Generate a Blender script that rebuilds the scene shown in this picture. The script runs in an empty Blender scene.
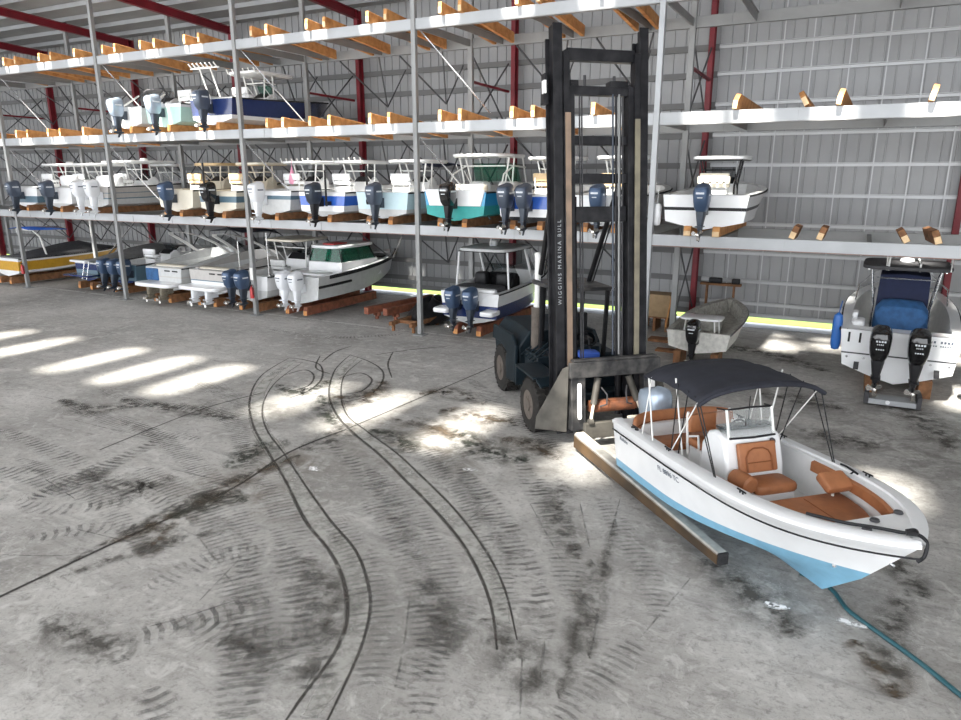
import bpy, bmesh, math, random
from mathutils import Vector, Matrix
random.seed(7)
PI=math.pi
S=bpy.context.scene
COL=S.collection
def V(*a): return Vector(a)
def lerp(a,b,t): return a+(b-a)*t
def clamp(x,a=0.,b=1.): return max(a,min(b,x))

# ------------------------------------------------------------------ camera maths (photo survey -> metres)
FPX=707.; PT=math.atan(.262); YAW=math.radians(27.7); HC=5.7
CF=V(-math.sin(YAW)*math.cos(PT),math.cos(YAW)*math.cos(PT),-math.sin(PT)); CR=V(math.cos(YAW),math.sin(YAW),0); CU=CR.cross(CF)
def on_floor(x,y,z=0.):
    r=CF*FPX+CR*(x-480.5)-CU*(y-360); return V(0,0,HC)+r*((z-HC)/r.z)

# ------------------------------------------------------------------ materials
def mat(name,col,rough=.5,metal=0.,noise=0.,nscale=6.,bump=0.,coat=0.,emit=None,col2=None):
    m=bpy.data.materials.new(name); m.use_nodes=True; nt=m.node_tree; b=nt.nodes['Principled BSDF']
    b.inputs['Base Color'].default_value=(*col,1); b.inputs['Roughness'].default_value=rough; b.inputs['Metallic'].default_value=metal
    if coat: b.inputs['Coat Weight'].default_value=coat
    if noise or col2 or bump:
        tc=nt.nodes.new('ShaderNodeTexCoord'); n=nt.nodes.new('ShaderNodeTexNoise'); n.inputs['Scale'].default_value=nscale; n.inputs['Detail'].default_value=6
        nt.links.new(tc.outputs['Object'],n.inputs['Vector'])
        if noise or col2:
            mx=nt.nodes.new('ShaderNodeMix'); mx.data_type='RGBA'
            c2=col2 or tuple(c*(1-noise) for c in col)
            mx.inputs['A'].default_value=(*col,1); mx.inputs['B'].default_value=(*c2,1)
            r=nt.nodes.new('ShaderNodeValToRGB'); r.color_ramp.elements[0].position=.4; r.color_ramp.elements[1].position=.68
            nt.links.new(n.outputs['Fac'],r.inputs['Fac']); nt.links.new(r.outputs['Color'],mx.inputs['Factor']); nt.links.new(mx.outputs['Result'],b.inputs['Base Color'])
        if bump:
            bp=nt.nodes.new('ShaderNodeBump'); bp.inputs['Strength'].default_value=bump; bp.inputs['Distance'].default_value=.02
            nt.links.new(n.outputs['Fac'],bp.inputs['Height']); nt.links.new(bp.outputs['Normal'],b.inputs['Normal'])
    return m
def glass(name,col,a=.45):
    m=bpy.data.materials.new(name); m.use_nodes=True; nt=m.node_tree; b=nt.nodes['Principled BSDF']
    b.inputs['Base Color'].default_value=(*col,1); b.inputs['Roughness'].default_value=.05; b.inputs['Alpha'].default_value=a
    return m
M={}
M['white']=mat('white_gelcoat',(.80,.81,.82),.28,noise=.05,nscale=3,coat=.3)
M['liner']=mat('white_liner',(.74,.75,.75),.45,noise=.08,nscale=5)
M['cream']=mat('cream_gelcoat',(.74,.69,.58),.35,noise=.08,nscale=3)
M['tan']=mat('tan_vinyl',(.66,.48,.27),.5,noise=.12)
M['caramel']=mat('caramel_vinyl',(.37,.145,.06),.55,noise=.16,nscale=9,bump=.15)
M['caramel_seam']=mat('caramel_piping',(.22,.07,.02),.6)
M['skyblue']=mat('sky_blue_bottom',(.20,.42,.58),.45,noise=.1)
M['paleblue']=mat('pale_blue_gelcoat',(.55,.72,.78),.35,noise=.05)
M['mint']=mat('mint_gelcoat',(.52,.75,.68),.35,noise=.05)
M['navy']=mat('navy_gelcoat',(.018,.035,.13),.2,coat=.4,noise=.1)
M['royal']=mat('royal_blue_gelcoat',(.03,.12,.52),.25,coat=.4)
M['turq']=mat('turquoise_gelcoat',(.02,.30,.55),.3,coat=.3)
M['teal']=mat('teal_bottom_paint',(.03,.36,.34),.5,noise=.1)
M['slate']=mat('slate_blue_gelcoat',(.10,.17,.22),.35)
M['greige']=mat('grey_beige_gelcoat',(.50,.48,.46),.35,noise=.08)
M['lightgrey']=mat('light_grey_gelcoat',(.55,.56,.56),.4,noise=.1)
M['darkgrey']=mat('dark_grey_fabric',(.06,.06,.065),.8,noise=.3,nscale=10)
M['midgrey']=mat('mid_grey_fabric',(.19,.19,.19),.8,noise=.2)
M['yellow']=mat('yellow_gelcoat',(.62,.34,.03),.35,noise=.15)
M['oldwhite']=mat('weathered_white_gelcoat',(.74,.73,.68),.6,noise=.25,nscale=7)
M['wornfloor']=mat('weathered_grey_deck',(.42,.41,.37),.8,noise=.4,nscale=9)
M['canvas']=mat('charcoal_canvas',(.030,.032,.042),.75,noise=.25,nscale=5,bump=.1)
M['bluecanvas']=mat('blue_canvas',(.03,.11,.27),.75,noise=.3,nscale=6,bump=.2)
M['navycanvas']=mat('navy_canvas',(.008,.014,.05),.8,noise=.2)
M['black']=mat('black_plastic',(.018,.018,.02),.4,noise=.2)
M['gloss_black']=mat('gloss_black_paint',(.008,.008,.009),.12,coat=.5)
M['rubber']=mat('black_rubber',(.03,.03,.032),.8,noise=.4,nscale=14,bump=.3)
M['eng_grey']=mat('blue_grey_engine_paint',(.085,.105,.145),.3,.3,noise=.1)
M['eng_blue']=mat('dusk_blue_engine_paint',(.065,.105,.185),.3,.3,noise=.1)
M['eng_dark']=mat('dark_engine_leg_paint',(.045,.058,.08),.4,.3,noise=.2)
M['eng_silver']=mat('silver_blue_engine_paint',(.42,.50,.60),.25,.4,noise=.1)
M['eng_white']=mat('white_engine_paint',(.78,.80,.83),.3,coat=.3)
M['eng_leg']=mat('pale_grey_leg_paint',(.5,.52,.54),.45,noise=.15)
M['drive']=mat('brown_fouled_drive',(.23,.20,.15),.7,noise=.4,nscale=12)
M['decal']=mat('pale_decal',(.6,.63,.66),.4)
M['inkgrey']=mat('grey_lettering',(.10,.12,.16),.5)
M['steel']=mat('stainless_tube',(.72,.73,.74),.22,.85)
M['alu']=mat('white_powdercoat_tube',(.78,.78,.76),.35)
M['prop']=mat('polished_propeller',(.6,.58,.55),.25,.9)
M['galv']=mat('galvanised_steel',(.40,.415,.43),.45,.3,noise=.12,nscale=1.2)
M['galvdull']=mat('dull_galvanised_steel',(.30,.305,.305),.6,.3,noise=.15,nscale=1.2)
M['rustflange']=mat('primed_rusty_flange',(.26,.16,.13),.7,noise=.35,nscale=2)
M['darksteel']=mat('dark_brace_steel',(.11,.11,.115),.6,.3)
M['red']=mat('red_oxide_steel',(.21,.010,.020),.5,noise=.25,nscale=2)
M['timber']=mat('orange_timber',(.62,.30,.105),.7,noise=.0,nscale=4,col2=(.42,.17,.05))
M['timber_end']=mat('pale_timber_end',(.80,.58,.34),.75,noise=.2,nscale=9)
M['oldtimber']=mat('brown_aged_timber',(.27,.125,.055),.8,col2=(.15,.07,.03),nscale=5)
M['redtimber']=mat('reddish_timber',(.27,.09,.05),.75,col2=(.15,.055,.03),nscale=5)
M['mast']=mat('black_greased_steel',(.010,.010,.012),.40,.2,noise=.4,nscale=4,col2=(.026,.026,.029))
M['wornmast']=mat('worn_brown_rail_face',(.30,.21,.15),.5,.3,col2=(.20,.15,.11),nscale=3)
M['olive_rail']=mat('worn_olive_rail_face',(.26,.235,.17),.5,.3,col2=(.18,.16,.12),nscale=3)
M['plate']=mat('scuffed_steel_plate',(.11,.102,.088),.6,.2,col2=(.06,.055,.047),nscale=3)
M['carriage']=mat('scuffed_carriage_steel',(.04,.04,.042),.55,.2,col2=(.115,.11,.105),nscale=4)
M['truck']=mat('dark_teal_truck_paint',(.010,.019,.026),.45,noise=.4,nscale=4)
M['rust']=mat('rust_orange_steel',(.30,.11,.05),.7,col2=(.12,.05,.03),nscale=5)
M['hub']=mat('dusty_wheel_hub',(.12,.10,.085),.7,noise=.3)
M['tyre']=mat('dusty_tyre_rubber',(.032,.030,.028),.85,noise=.3,nscale=9,bump=.3)
M['white_pad']=mat('white_plastic_pad',(.82,.82,.82),.4)
M['fork_side']=mat('brown_rubber_fork_side',(.04,.025,.013),.6,col2=(.11,.062,.025),nscale=1.2)
M['fork_top']=mat('aluminium_fork_cap',(.55,.54,.50),.45,.4,noise=.3,nscale=5)
M['carpet']=mat('pale_carpet_bunk',(.72,.66,.55),.9,noise=.2)
M['hose']=mat('green_blue_hose',(.02,.09,.11),.5)
M['redpaint']=mat('bright_red_enamel',(.50,.03,.03),.35)
M['pink']=mat('pink_vinyl',(.80,.35,.50),.45)
M['bluevinyl']=mat('blue_fender_vinyl',(.03,.14,.45),.4)
M['seatblue']=mat('blue_seat',(.05,.14,.62),.6)
M['cardboard']=mat('tan_crate_board',(.36,.25,.14),.85,noise=.2)
M['sign']=mat('white_sign',(.75,.75,.73),.6)
M['gtint']=glass('green_tinted_glass',(.004,.10,.055),.72)
M['smoke']=glass('smoked_glass',(.02,.03,.035),.55)
M['clear']=glass('clear_acrylic',(.75,.8,.8),.18)
M['lawn']=mat('sunlit_lawn',(.42,.62,.10),.9,noise=.35,nscale=2)
M['lit_strip']=mat('painted_sunlit_concrete',(.62,.66,.72),.8,noise=.12)  # sunlight on the floor put into a paler concrete colour
M['sheet']=mat('galvalume_sheet',(.35,.355,.36),.45,.15,noise=.10,nscale=.6)
M['girt_lit']=mat('lit_galvanised_girt',(.55,.56,.57),.4,.2)  # right-hand girts: the light they catch is put into the colour
M['girt_shaded']=mat('shaded_grey_girt',(.17,.17,.17),.6,.1)  # left-hand girts: shade put into a darker, flatter colour
M['roofsheet']=mat('pale_roof_sheet',(.31,.315,.31),.6,.1,noise=.12,nscale=.6)

# ------------------------------------------------------------------ mesh collector
for k in('mast','carriage','truck','tyre','black','rubber','canvas'):
    M[k].node_tree.nodes['Principled BSDF'].inputs['Specular IOR Level'].default_value=.22
M['mast'].node_tree.nodes['Principled BSDF'].inputs['Metallic'].default_value=0
class MB:
    def __init__(s): s.v=[];s.f=[];s.m=[]
    def add(s,vs,fs,mi=0):
        o=len(s.v); s.v+= [tuple(p) for p in vs]
        for f in fs: s.f.append([i+o for i in f]); s.m.append(mi)
    def box(s,c,d,R=None,mi=0,taper=None):
        x,y,z=d[0]/2,d[1]/2,d[2]/2; tx,ty=taper or (1,1)
        vs=[V(sx*x*(tx if sz>0 else 1),sy*y*(ty if sz>0 else 1),sz*z) for sz in(-1,1) for sy in(-1,1) for sx in(-1,1)]
        if R is not None: vs=[R@p for p in vs]
        c=Vector(c); vs=[p+c for p in vs]
        s.add(vs,[(0,2,3,1),(4,5,7,6),(0,1,5,4),(2,6,7,3),(0,4,6,2),(1,3,7,5)],mi)
    def beam(s,p0,p1,w,h,mi=0,up=V(0,0,1)):
        p0=Vector(p0);p1=Vector(p1); d=p1-p0; n=d.normalized()
        if abs(n.dot(up))>.99: up=V(1,0,0)
        a=n.cross(up).normalized(); b=a.cross(n)
        R=Matrix((n,a,b)).transposed()
        s.box((p0+p1)/2,(d.length,w,h),R,mi)
    def loft(s,rings,mi=0,cap=True,closed=True):
        n=len(rings[0]); vs=[p for r in rings for p in r]; fs=[]
        for i in range(len(rings)-1):
            for j in range(n if closed else n-1):
                k=(j+1)%n; fs.append((i*n+j,i*n+k,(i+1)*n+k,(i+1)*n+j))
        if cap: fs.append(tuple(range(n))[::-1]); fs.append(tuple(range((len(rings)-1)*n,len(rings)*n)))
        s.add(vs,fs,mi)
    def tube(s,pts,r,n=8,mi=0,cap=True):
        pts=[Vector(p) for p in pts]; rs=r if isinstance(r,(list,tuple)) else [r]*len(pts)
        rings=[];a=None
        for i,p in enumerate(pts):
            d=(pts[min(i+1,len(pts)-1)]-pts[max(i-1,0)]).normalized()
            if a is None: a=d.orthogonal().normalized()
            else:
                a=a-d*a.dot(d); a=a.normalized() if a.length>1e-5 else d.orthogonal().normalized()
            b=d.cross(a); rings.append([p+(a*math.cos(q*2*PI/n)+b*math.sin(q*2*PI/n))*rs[i] for q in range(n)])
        s.loft(rings,mi,cap)
    def prism(s,poly,ext,mi=0):
        ext=Vector(ext); s.loft([[Vector(p) for p in poly],[Vector(p)+ext for p in poly]],mi)
    def revolve(s,prof,c,axis,n=24,mi=0,cap=True):
        c=Vector(c);ax=Vector(axis).normalized();a=ax.orthogonal().normalized();b=ax.cross(a)
        s.loft([[c+ax*h+(a*math.cos(q*2*PI/n)+b*math.sin(q*2*PI/n))*max(r,1e-4) for q in range(n)] for r,h in prof],mi,cap)
    def build(s,name,mats,parent=None,bevel=0,seg=2,sub=0,angle=38,flat=False):
        me=bpy.data.meshes.new(name); me.from_pydata(s.v,[],s.f)
        mats=mats if isinstance(mats,(list,tuple)) else [mats]
        for m in mats: me.materials.append(M[m] if isinstance(m,str) else m)
        me.polygons.foreach_set('material_index',s.m)
        bm=bmesh.new(); bm.from_mesh(me)
        bmesh.ops.remove_doubles(bm,verts=bm.verts,dist=1e-5)
        bmesh.ops.recalc_face_normals(bm,faces=bm.faces); bm.to_mesh(me); bm.free()
        if not flat:
            me.polygons.foreach_set('use_smooth',[True]*len(me.polygons)); me.set_sharp_from_angle(angle=math.radians(angle))
        o=bpy.data.objects.new(name,me); COL.objects.link(o)
        if parent: o.parent=parent
        if bevel:
            md=o.modifiers.new('edge','BEVEL'); md.width=bevel; md.segments=seg; md.limit_method='ANGLE'; md.angle_limit=math.radians(40)
        if sub:
            md=o.modifiers.new('smooth','SUBSURF'); md.levels=sub; md.render_levels=sub
        return o
def sring(c,rx,ry,z,n=16,e=3.,tx=0):
    out=[]
    for q in range(n):
        t=q*2*PI/n; cs,sn=math.cos(t),math.sin(t)
        out.append(V(c[0]+math.copysign(abs(cs)**(2/e),cs)*rx,c[1]+math.copysign(abs(sn)**(2/e),sn)*ry,z+tx*cs))
    return out
def tag(o,label,cat,group=None,kind=None):
    o['label']=label; o['category']=cat
    if group: o['group']=group
    if kind: o['kind']=kind
    return o
def thing(name,label,cat,loc=(0,0,0),rz=0,group=None,ry=0):
    o=bpy.data.objects.new(name,None); COL.objects.link(o); o.location=loc
    o.rotation_euler=(0,ry,rz); o.empty_display_size=.2
    return tag(o,label,cat,group)
def struct(o,label=None,cat=None):
    o['kind']='structure'
    if label: o['label']=label
    if cat: o['category']=cat
    return o
def one(name,mb,mats,label,cat,group=None,**k): return tag(mb.build(name,mats,**k),label,cat,group)

# ------------------------------------------------------------------ building shell
YW=29.3; XL,XR=-62.,16.; YF=-15.
def roofz(y): return 13.25+(29.3-y)*.0625
SUN=V(.06,.60,-.80).normalized()
# floor
fb=MB(); fb.add([(XL,YF-10,0),(XR,YF-10,0),(XR,YW+.25,0),(XL,YW+.25,0)],[(0,1,2,3)])
def floor_mat():
    m=bpy.data.materials.new('dusty_concrete'); m.use_nodes=True; nt=m.node_tree; N=nt.nodes; Lk=nt.links; b=N['Principled BSDF']
    b.inputs['Roughness'].default_value=.62
    tc=N.new('ShaderNodeTexCoord')
    def noise(sc,det=8,rough=.6,dist=0,stretch=None,rot=0):
        n=N.new('ShaderNodeTexNoise'); n.inputs['Scale'].default_value=sc; n.inputs['Detail'].default_value=det; n.inputs['Roughness'].default_value=rough; n.inputs['Distortion'].default_value=dist
        mp=N.new('ShaderNodeMapping'); mp.inputs['Scale'].default_value=stretch or (1,1,1); mp.inputs['Rotation'].default_value=(0,0,rot)
        Lk.new(tc.outputs['Object'],mp.inputs['Vector']); Lk.new(mp.outputs['Vector'],n.inputs['Vector']); return n.outputs['Fac']
    def ramp(src,stops):
        r=N.new('ShaderNodeValToRGB'); e=r.color_ramp.elements
        while len(e)<len(stops): e.new(.5)
        for i,(p,c) in enumerate(stops): e[i].position=p; e[i].color=(*c,1) if isinstance(c,tuple) else (c,c,c,1)
        Lk.new(src,r.inputs['Fac']); return r.outputs['Color']
    def mix(f,a,bb,mode='MIX'):
        x=N.new('ShaderNodeMix'); x.data_type='RGBA'; x.blend_type=mode
        for nm,val in (('Factor',f),('A',a),('B',bb)):
            if isinstance(val,(int,float)): x.inputs[nm].default_value=val
            elif isinstance(val,tuple): x.inputs[nm].default_value=(*val,1)
            else: Lk.new(val,x.inputs[nm])
        return x.outputs['Result']
    c=ramp(noise(.22,9,.62),[(.34,(.25,.24,.225)),(.5,(.41,.398,.378)),(.66,(.55,.535,.51))])
    c=mix(ramp(noise(1.3,10,.72,.6),[(.46,0.),(.75,.55)]),c,(.25,.235,.215))
    c=mix(ramp(noise(5.,8,.7),[(.5,0.),(.8,.55)]),c,(.62,.61,.59))
    c=mix(ramp(noise(1.4,6,.7,0,(.25,2.6,1),.72),[(.55,0.),(.75,.6)]),c,(.14,.135,.13))
    c=mix(ramp(noise(1.4,6,.7,0,(.3,3.2,1),-.4),[(.57,0.),(.75,.5)]),c,(.16,.15,.145))
    c=mix(ramp(noise(9.,8,.8,.4),[(.52,0.),(.66,.75)]),c,(.17,.16,.15))
    c=mix(ramp(noise(26.,6,.75),[(.54,0.),(.72,.6)]),c,(.12,.115,.11))
    c=mix(ramp(noise(2.2,8,.75,1.2),[(.53,0.),(.62,.55)]),c,(.60,.59,.565))
    c=mix(ramp(noise(3.1,7,.75,.5,(1,2.2,1),-.6),[(.55,0.),(.68,.6)]),c,(.16,.15,.14))
    # oily worn patches where the truck turns, in plan position
    pos=N.new('ShaderNodeSeparateXYZ'); Lk.new(tc.outputs['Object'],pos.inputs[0])
    patchn=ramp(noise(1.1,8,.75,.8),[(.44,0.),(.58,1.)])
    for cx,cy,rx,ry,st,cl in [(-7.6,12.6,3.0,2.2,.8,(.105,.085,.062)),(-9.7,8.6,2.2,1.1,.6,(.13,.10,.07)),(-12.,12.4,1.6,1.5,.5,(.11,.10,.08)),(-10.4,14.9,3.,.9,.6,(.13,.125,.11)),(1.6,17.,4.,3.2,.75,(.12,.11,.10)),(-2.2,20.,5.,1.5,.6,(.13,.12,.11)),(-9.9,10.2,1.7,.7,.8,(.11,.085,.06)),(-1.,9.6,2.4,1.4,.35,(.13,.12,.115))]:
        def mth(op,a,bv):
            x=N.new('ShaderNodeMath'); x.operation=op
            for i,val in enumerate((a,bv)):
                if isinstance(val,(int,float)): x.inputs[i].default_value=val
                elif val is not None: Lk.new(val,x.inputs[i])
            return x.outputs[0]
        dx=mth('DIVIDE',mth('SUBTRACT',pos.outputs[0],cx),rx); dy=mth('DIVIDE',mth('SUBTRACT',pos.outputs[1],cy),ry)
        d=mth('SQRT',mth('ADD',mth('MULTIPLY',dx,dx),mth('MULTIPLY',dy,dy)),None)
        g=N.new('ShaderNodeMapRange'); g.inputs['From Min'].default_value=1.1; g.inputs['From Max'].default_value=.2; g.inputs['To Max'].default_value=st; Lk.new(d,g.inputs['Value'])
        c=mix(mth('MULTIPLY',g.outputs[0],patchn),c,cl)
    Lk.new(c,b.inputs['Base Color'])
    bp=N.new('ShaderNodeBump'); bp.inputs['Strength'].default_value=.25; bp.inputs['Distance'].default_value=.02; Lk.new(noise(18,6,.7),bp.inputs['Height']); Lk.new(bp.outputs['Normal'],b.inputs['Normal'])
    return m
floor=struct(fb.build('floor',floor_mat()))

# --- worn marks and painted sun glints on the floor (thin ribbons with UVs)
def mark_mat(name,col,a,stripes=0.,nscale=5.,lo=.4,hi=.6,chev=0.,edge=0.,duty=.5):
    m=bpy.data.materials.new(name); m.use_nodes=True; nt=m.node_tree;N=nt.nodes;Lk=nt.links;b=N['Principled BSDF']
    b.inputs['Base Color'].default_value=(*col,1); b.inputs['Roughness'].default_value=.75
    tc=N.new('ShaderNodeTexCoord'); n=N.new('ShaderNodeTexNoise'); n.inputs['Scale'].default_value=nscale; n.inputs['Detail'].default_value=7; n.inputs['Roughness'].default_value=.7
    Lk.new(tc.outputs['Object'],n.inputs['Vector'])
    def mr(src,a0,a1,b0,b1):
        x=N.new('ShaderNodeMapRange'); 
        for k,v_ in zip(('From Min','From Max','To Min','To Max'),(a0,a1,b0,b1)): x.inputs[k].default_value=v_
        Lk.new(src,x.inputs['Value']); return x.outputs[0]
    def mth(op,a_,b_):
        x=N.new('ShaderNodeMath'); x.operation=op
        for i,val in enumerate((a_,b_)):
            if isinstance(val,(int,float)): x.inputs[i].default_value=val
            elif val is not None: Lk.new(val,x.inputs[i])
        return x.outputs[0]
    al=mr(n.outputs['Fac'],lo,hi,0,a)
    sp=N.new('ShaderNodeSeparateXYZ'); Lk.new(tc.outputs['UV'],sp.inputs[0])
    uc=mth('ABSOLUTE',mth('SUBTRACT',sp.outputs[0],.5),None)
    if stripes:
        ph=mth('ADD',mth('MULTIPLY',sp.outputs[1],stripes),mth('MULTIPLY',uc,chev))
        sn=mth('SINE',mth('MULTIPLY',ph,2*PI),None)
        al=mth('MULTIPLY',al,mr(sn,-.1+duty*.2,.4+duty*.2,0,1))
    if edge: al=mth('MULTIPLY',al,mr(uc,.5,.5-edge,0,1))
    Lk.new(al,b.inputs['Alpha']); return m
M['edge']=mark_mat('dark_scrub_line',(.05,.045,.04),.95,nscale=4,lo=.22,hi=.52,edge=.35)
M['scratch']=mark_mat('thin_scratch',(.09,.085,.08),.7,nscale=3,lo=.4,hi=.6,edge=.4)
M['swept']=mark_mat('swept_pale_band',(.46,.45,.42),.8,nscale=3,lo=.25,hi=.55,edge=.1)
M['tread']=mark_mat('tyre_tread_print',(.10,.095,.09),.6,stripes=6.,nscale=2.6,lo=.40,hi=.6,chev=.5,edge=.2,duty=.7)
M['treadfine']=mark_mat('fine_tread_print',(.10,.095,.09),.55,stripes=8.,nscale=2.8,lo=.38,hi=.6,chev=-.4,edge=.2,duty=.7)
M['smear']=mark_mat('dark_smear',(.085,.078,.068),.8,nscale=3.2,lo=.42,hi=.6,edge=.45)
M['stain']=mark_mat('brown_oil_stain',(.085,.062,.04),.9,nscale=2.4,lo=.42,hi=.58,edge=.5)
M['greenstain']=mark_mat('dark_green_stain',(.05,.055,.042),.9,nscale=3.5,lo=.44,hi=.56,edge=.5)
M['joint']=mark_mat('slab_joint',(.04,.036,.032),.95,nscale=3,lo=.25,hi=.45,edge=.25)
M['palestrip']=mark_mat('pale_concrete_edge',(.55,.54,.52),1.,nscale=3,lo=.2,hi=.5,edge=.2)
M['sun_glint']=mark_mat('painted_sun_glint',(.95,.95,.95),1.,nscale=14,lo=.44,hi=.52,edge=.35)  # sun glints painted on the floor as broken white patches
def smooth_path(p,k=6):
    if len(p)<3: 
        return [p[0].lerp(p[-1],i/12) for i in range(13)]
    out=[]
    for i in range(len(p)-1):
        a,b,c,d=p[max(i-1,0)],p[i],p[i+1],p[min(i+2,len(p)-1)]
        for j in range(k):
            t=j/k; out.append(.5*((2*b)+(c-a)*t+(2*a-5*b+4*c-d)*t*t+(3*b-a-3*c+d)*t**3))
    out.append(p[-1]); return out
mark_h=[.002]
def ribbon(name,pts,w,m,parent=floor,z=None):
    if z is None: mark_h[0]+=.00025; z=mark_h[0]
    p=smooth_path(pts); vs=[];fs=[];uv=[];s=0
    for i,q in enumerate(p):
        d=(p[min(i+1,len(p)-1)]-p[max(i-1,0)]); d.z=0; d.normalize(); nrm=V(-d.y,d.x,0)
        if i: s+=(q-p[i-1]).length
        ww=w
        if m in('stain','smear','greenstain','tread','treadfine','sun_glint'): ww=w*max(.03,math.sin(PI*i/(len(p)-1)))**(.6 if 'tread' not in m else .3)
        elif m in('edge','scratch','swept'): ww=w*max(.05,math.sin(PI*i/(len(p)-1)))**.3
        for k in(-1,1): vs.append((q.x+nrm.x*ww/2*k,q.y+nrm.y*ww/2*k,z)); uv.append(((k+1)/2,s))
    for i in range(len(p)-1): fs.append((2*i,2*i+1,2*i+3,2*i+2))
    me=bpy.data.meshes.new(name); me.from_pydata(vs,[],fs); me.materials.append(M[m]); l=me.uv_layers.new(name='UVMap')
    for lp in me.loops: l.data[lp.index].uv=uv[lp.vertex_index]
    o=bpy.data.objects.new(name,me); COL.objects.link(o); o.parent=parent; return o
P=lambda *a:[on_floor(x,y) for x,y in a]
A_out=P((289,358),(262,375),(250,398),(253,425),(268,452),(285,480),(305,520),(325,545),(340,570),(347,600),(345,630),(330,660),(300,700),(280,730))
A_in=P((303,362),(276,382),(263,405),(266,428),(285,455),(305,485),(330,520),(355,550),(367,580),(370,610),(360,650),(335,705),(320,735))
B_out=P((350,355),(335,370),(329,392),(335,412),(350,430),(380,455),(405,480),(430,505),(460,540),(480,575),(492,610),(497,650))
B_in=P((362,360),(345,375),(341,395),(347,415),(365,430),(395,452),(420,475),(455,510),(485,550),(505,590),(517,640))
for a,b in((A_out,A_in),(B_out,B_in)):
    ribbon('swept_track',[(p+q)/2 for p,q in zip(a,b)],.46,'swept')
    ribbon('track_edge',a,.085,'edge'); ribbon('track_edge',b,.065,'edge')
for pts in [((289,358),(305,360),(320,365),(322,378),(310,390),(290,398)),((350,355),(370,362),(383,372),(380,386),(365,397),(345,402)),((285,375),(305,370),(314,376),(308,386),(288,392)),((340,378),(360,373),(372,380),(362,391),(346,394)),((322,362),(335,352),(352,346)),((375,355),(410,350),(450,346)),((393,352),(388,364),(392,378)),((320,356),(316,368),(330,374))]:
    ribbon('turn_scuff',P(*pts),.08,'edge')
ribbon('slab_joint',P((-30,612),(0,597),(110,545),(230,490),(290,452),(345,430)),.075,'joint')
ribbon('slab_joint',P((345,430),(420,398),(500,364)),.05,'joint')
ribbon('slab_joint',P((100,450),(200,410),(262,393)),.05,'joint')
for pts,w,m in[(((110,545),(180,512),(240,480),(300,455)),.9,'stain'),(((150,560),(165,530),(200,505),(240,490)),1.1,'stain'),(((170,520),(215,500),(250,500)),.8,'greenstain'),(((230,470),(255,450),(290,440)),1.2,'greenstain'),(((275,385),(300,392),(330,380)),1.2,'greenstain'),(((330,395),(360,400),(385,380)),1.3,'stain'),(((420,395),(450,392),(485,405)),1.2,'stain'),(((440,410),(470,415),(520,425)),1.4,'stain'),(((455,430),(480,450),(530,460)),1.3,'greenstain'),(((370,430),(400,440),(410,455)),1.,'greenstain'),(((500,440),(530,445),(560,460)),1.2,'stain'),(((395,420),(430,425),(460,440)),1.,'stain'),(((300,450),(330,440),(350,420)),1.1,'smear'),(((320,395),(325,410),(335,425)),.8,'greenstain'),
    (((800,430),(840,440),(880,445)),1.6,'smear'),(((760,395),(800,400),(850,410)),1.4,'smear'),(((880,400),(920,420),(955,450)),1.5,'smear'),(((690,345),(760,352),(830,372)),1.6,'smear'),(((640,330),(660,320),(680,325)),1.4,'smear'),(((850,640),(880,670),(900,700)),.8,'stain'),(((905,590),(890,640),(900,680)),.7,'smear'),(((700,560),(760,600),(800,640)),1.2,'smear'),(((850,530),(890,560),(930,600)),.8,'smear'),(((60,400),(90,410),(140,405)),1.2,'smear'),(((80,470),(130,490),(170,475)),1.2,'smear'),(((40,620),(90,640),(130,660)),1.,'smear'),(((300,560),(330,600),(320,650)),1.,'smear'),(((420,580),(440,620),(450,660)),1.,'smear'),(((560,480),(560,520),(580,560)),.9,'smear'),(((120,400),(180,410),(240,420)),1.,'smear'),(((480,620),(520,660),(540,700)),.9,'smear'),(((220,640),(270,660),(320,670)),1.,'smear')]:
    ribbon('stain',P(*pts),w,m)
ribbon('dark_smear',P((40,580),(150,520),(240,478),(300,455)),.3,'smear')
ribbon('dark_smear',P((60,578),(160,545),(235,530)),.45,'smear')
for pts,w,m in [(((245,560),(250,620),(245,690),(230,740)),.62,'tread'),(((280,545),(300,600),(290,660)),.6,'tread'),(((365,500),(400,540),(425,600),(430,660),(420,720)),.6,'treadfine'),(((460,470),(500,520),(530,580),(545,640)),.6,'tread'),
    (((120,415),(170,445),(210,480),(240,520),(262,560)),.6,'treadfine'),(((0,430),(60,455),(120,490),(180,510)),.6,'tread'),(((60,400),(120,425),(200,440)),.55,'treadfine'),(((400,440),(450,480),(490,540),(510,620)),.55,'treadfine'),
    (((200,400),(235,425),(250,470)),.6,'treadfine'),(((330,440),(360,470),(395,510),(420,560)),.55,'tread'),(((0,500),(60,510),(140,500)),.5,'tread'),(((150,590),(210,560),(260,550)),.6,'treadfine'),(((130,640),(200,620),(270,600)),.6,'tread'),(((470,600),(440,640),(400,690)),.6,'treadfine'),(((590,560),(580,620),(560,700)),.5,'smear'),(((615,520),(600,590),(590,660)),.35,'smear'),
    (((300,600),(320,650),(310,720)),.55,'tread'),(((20,460),(100,500),(150,560)),.5,'treadfine'),(((520,460),(540,500),(570,530)),.5,'tread'),(((160,440),(100,470),(30,500)),.55,'tread'),(((640,640),(600,680),(560,720)),.5,'treadfine'),
    (((30,540),(90,530),(150,530)),.5,'tread'),(((180,620),(240,640),(310,630)),.6,'tread'),(((150,690),(160,720),(165,760)),.5,'tread')]:
    ribbon('tread_print',P(*pts),w,m)
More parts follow.
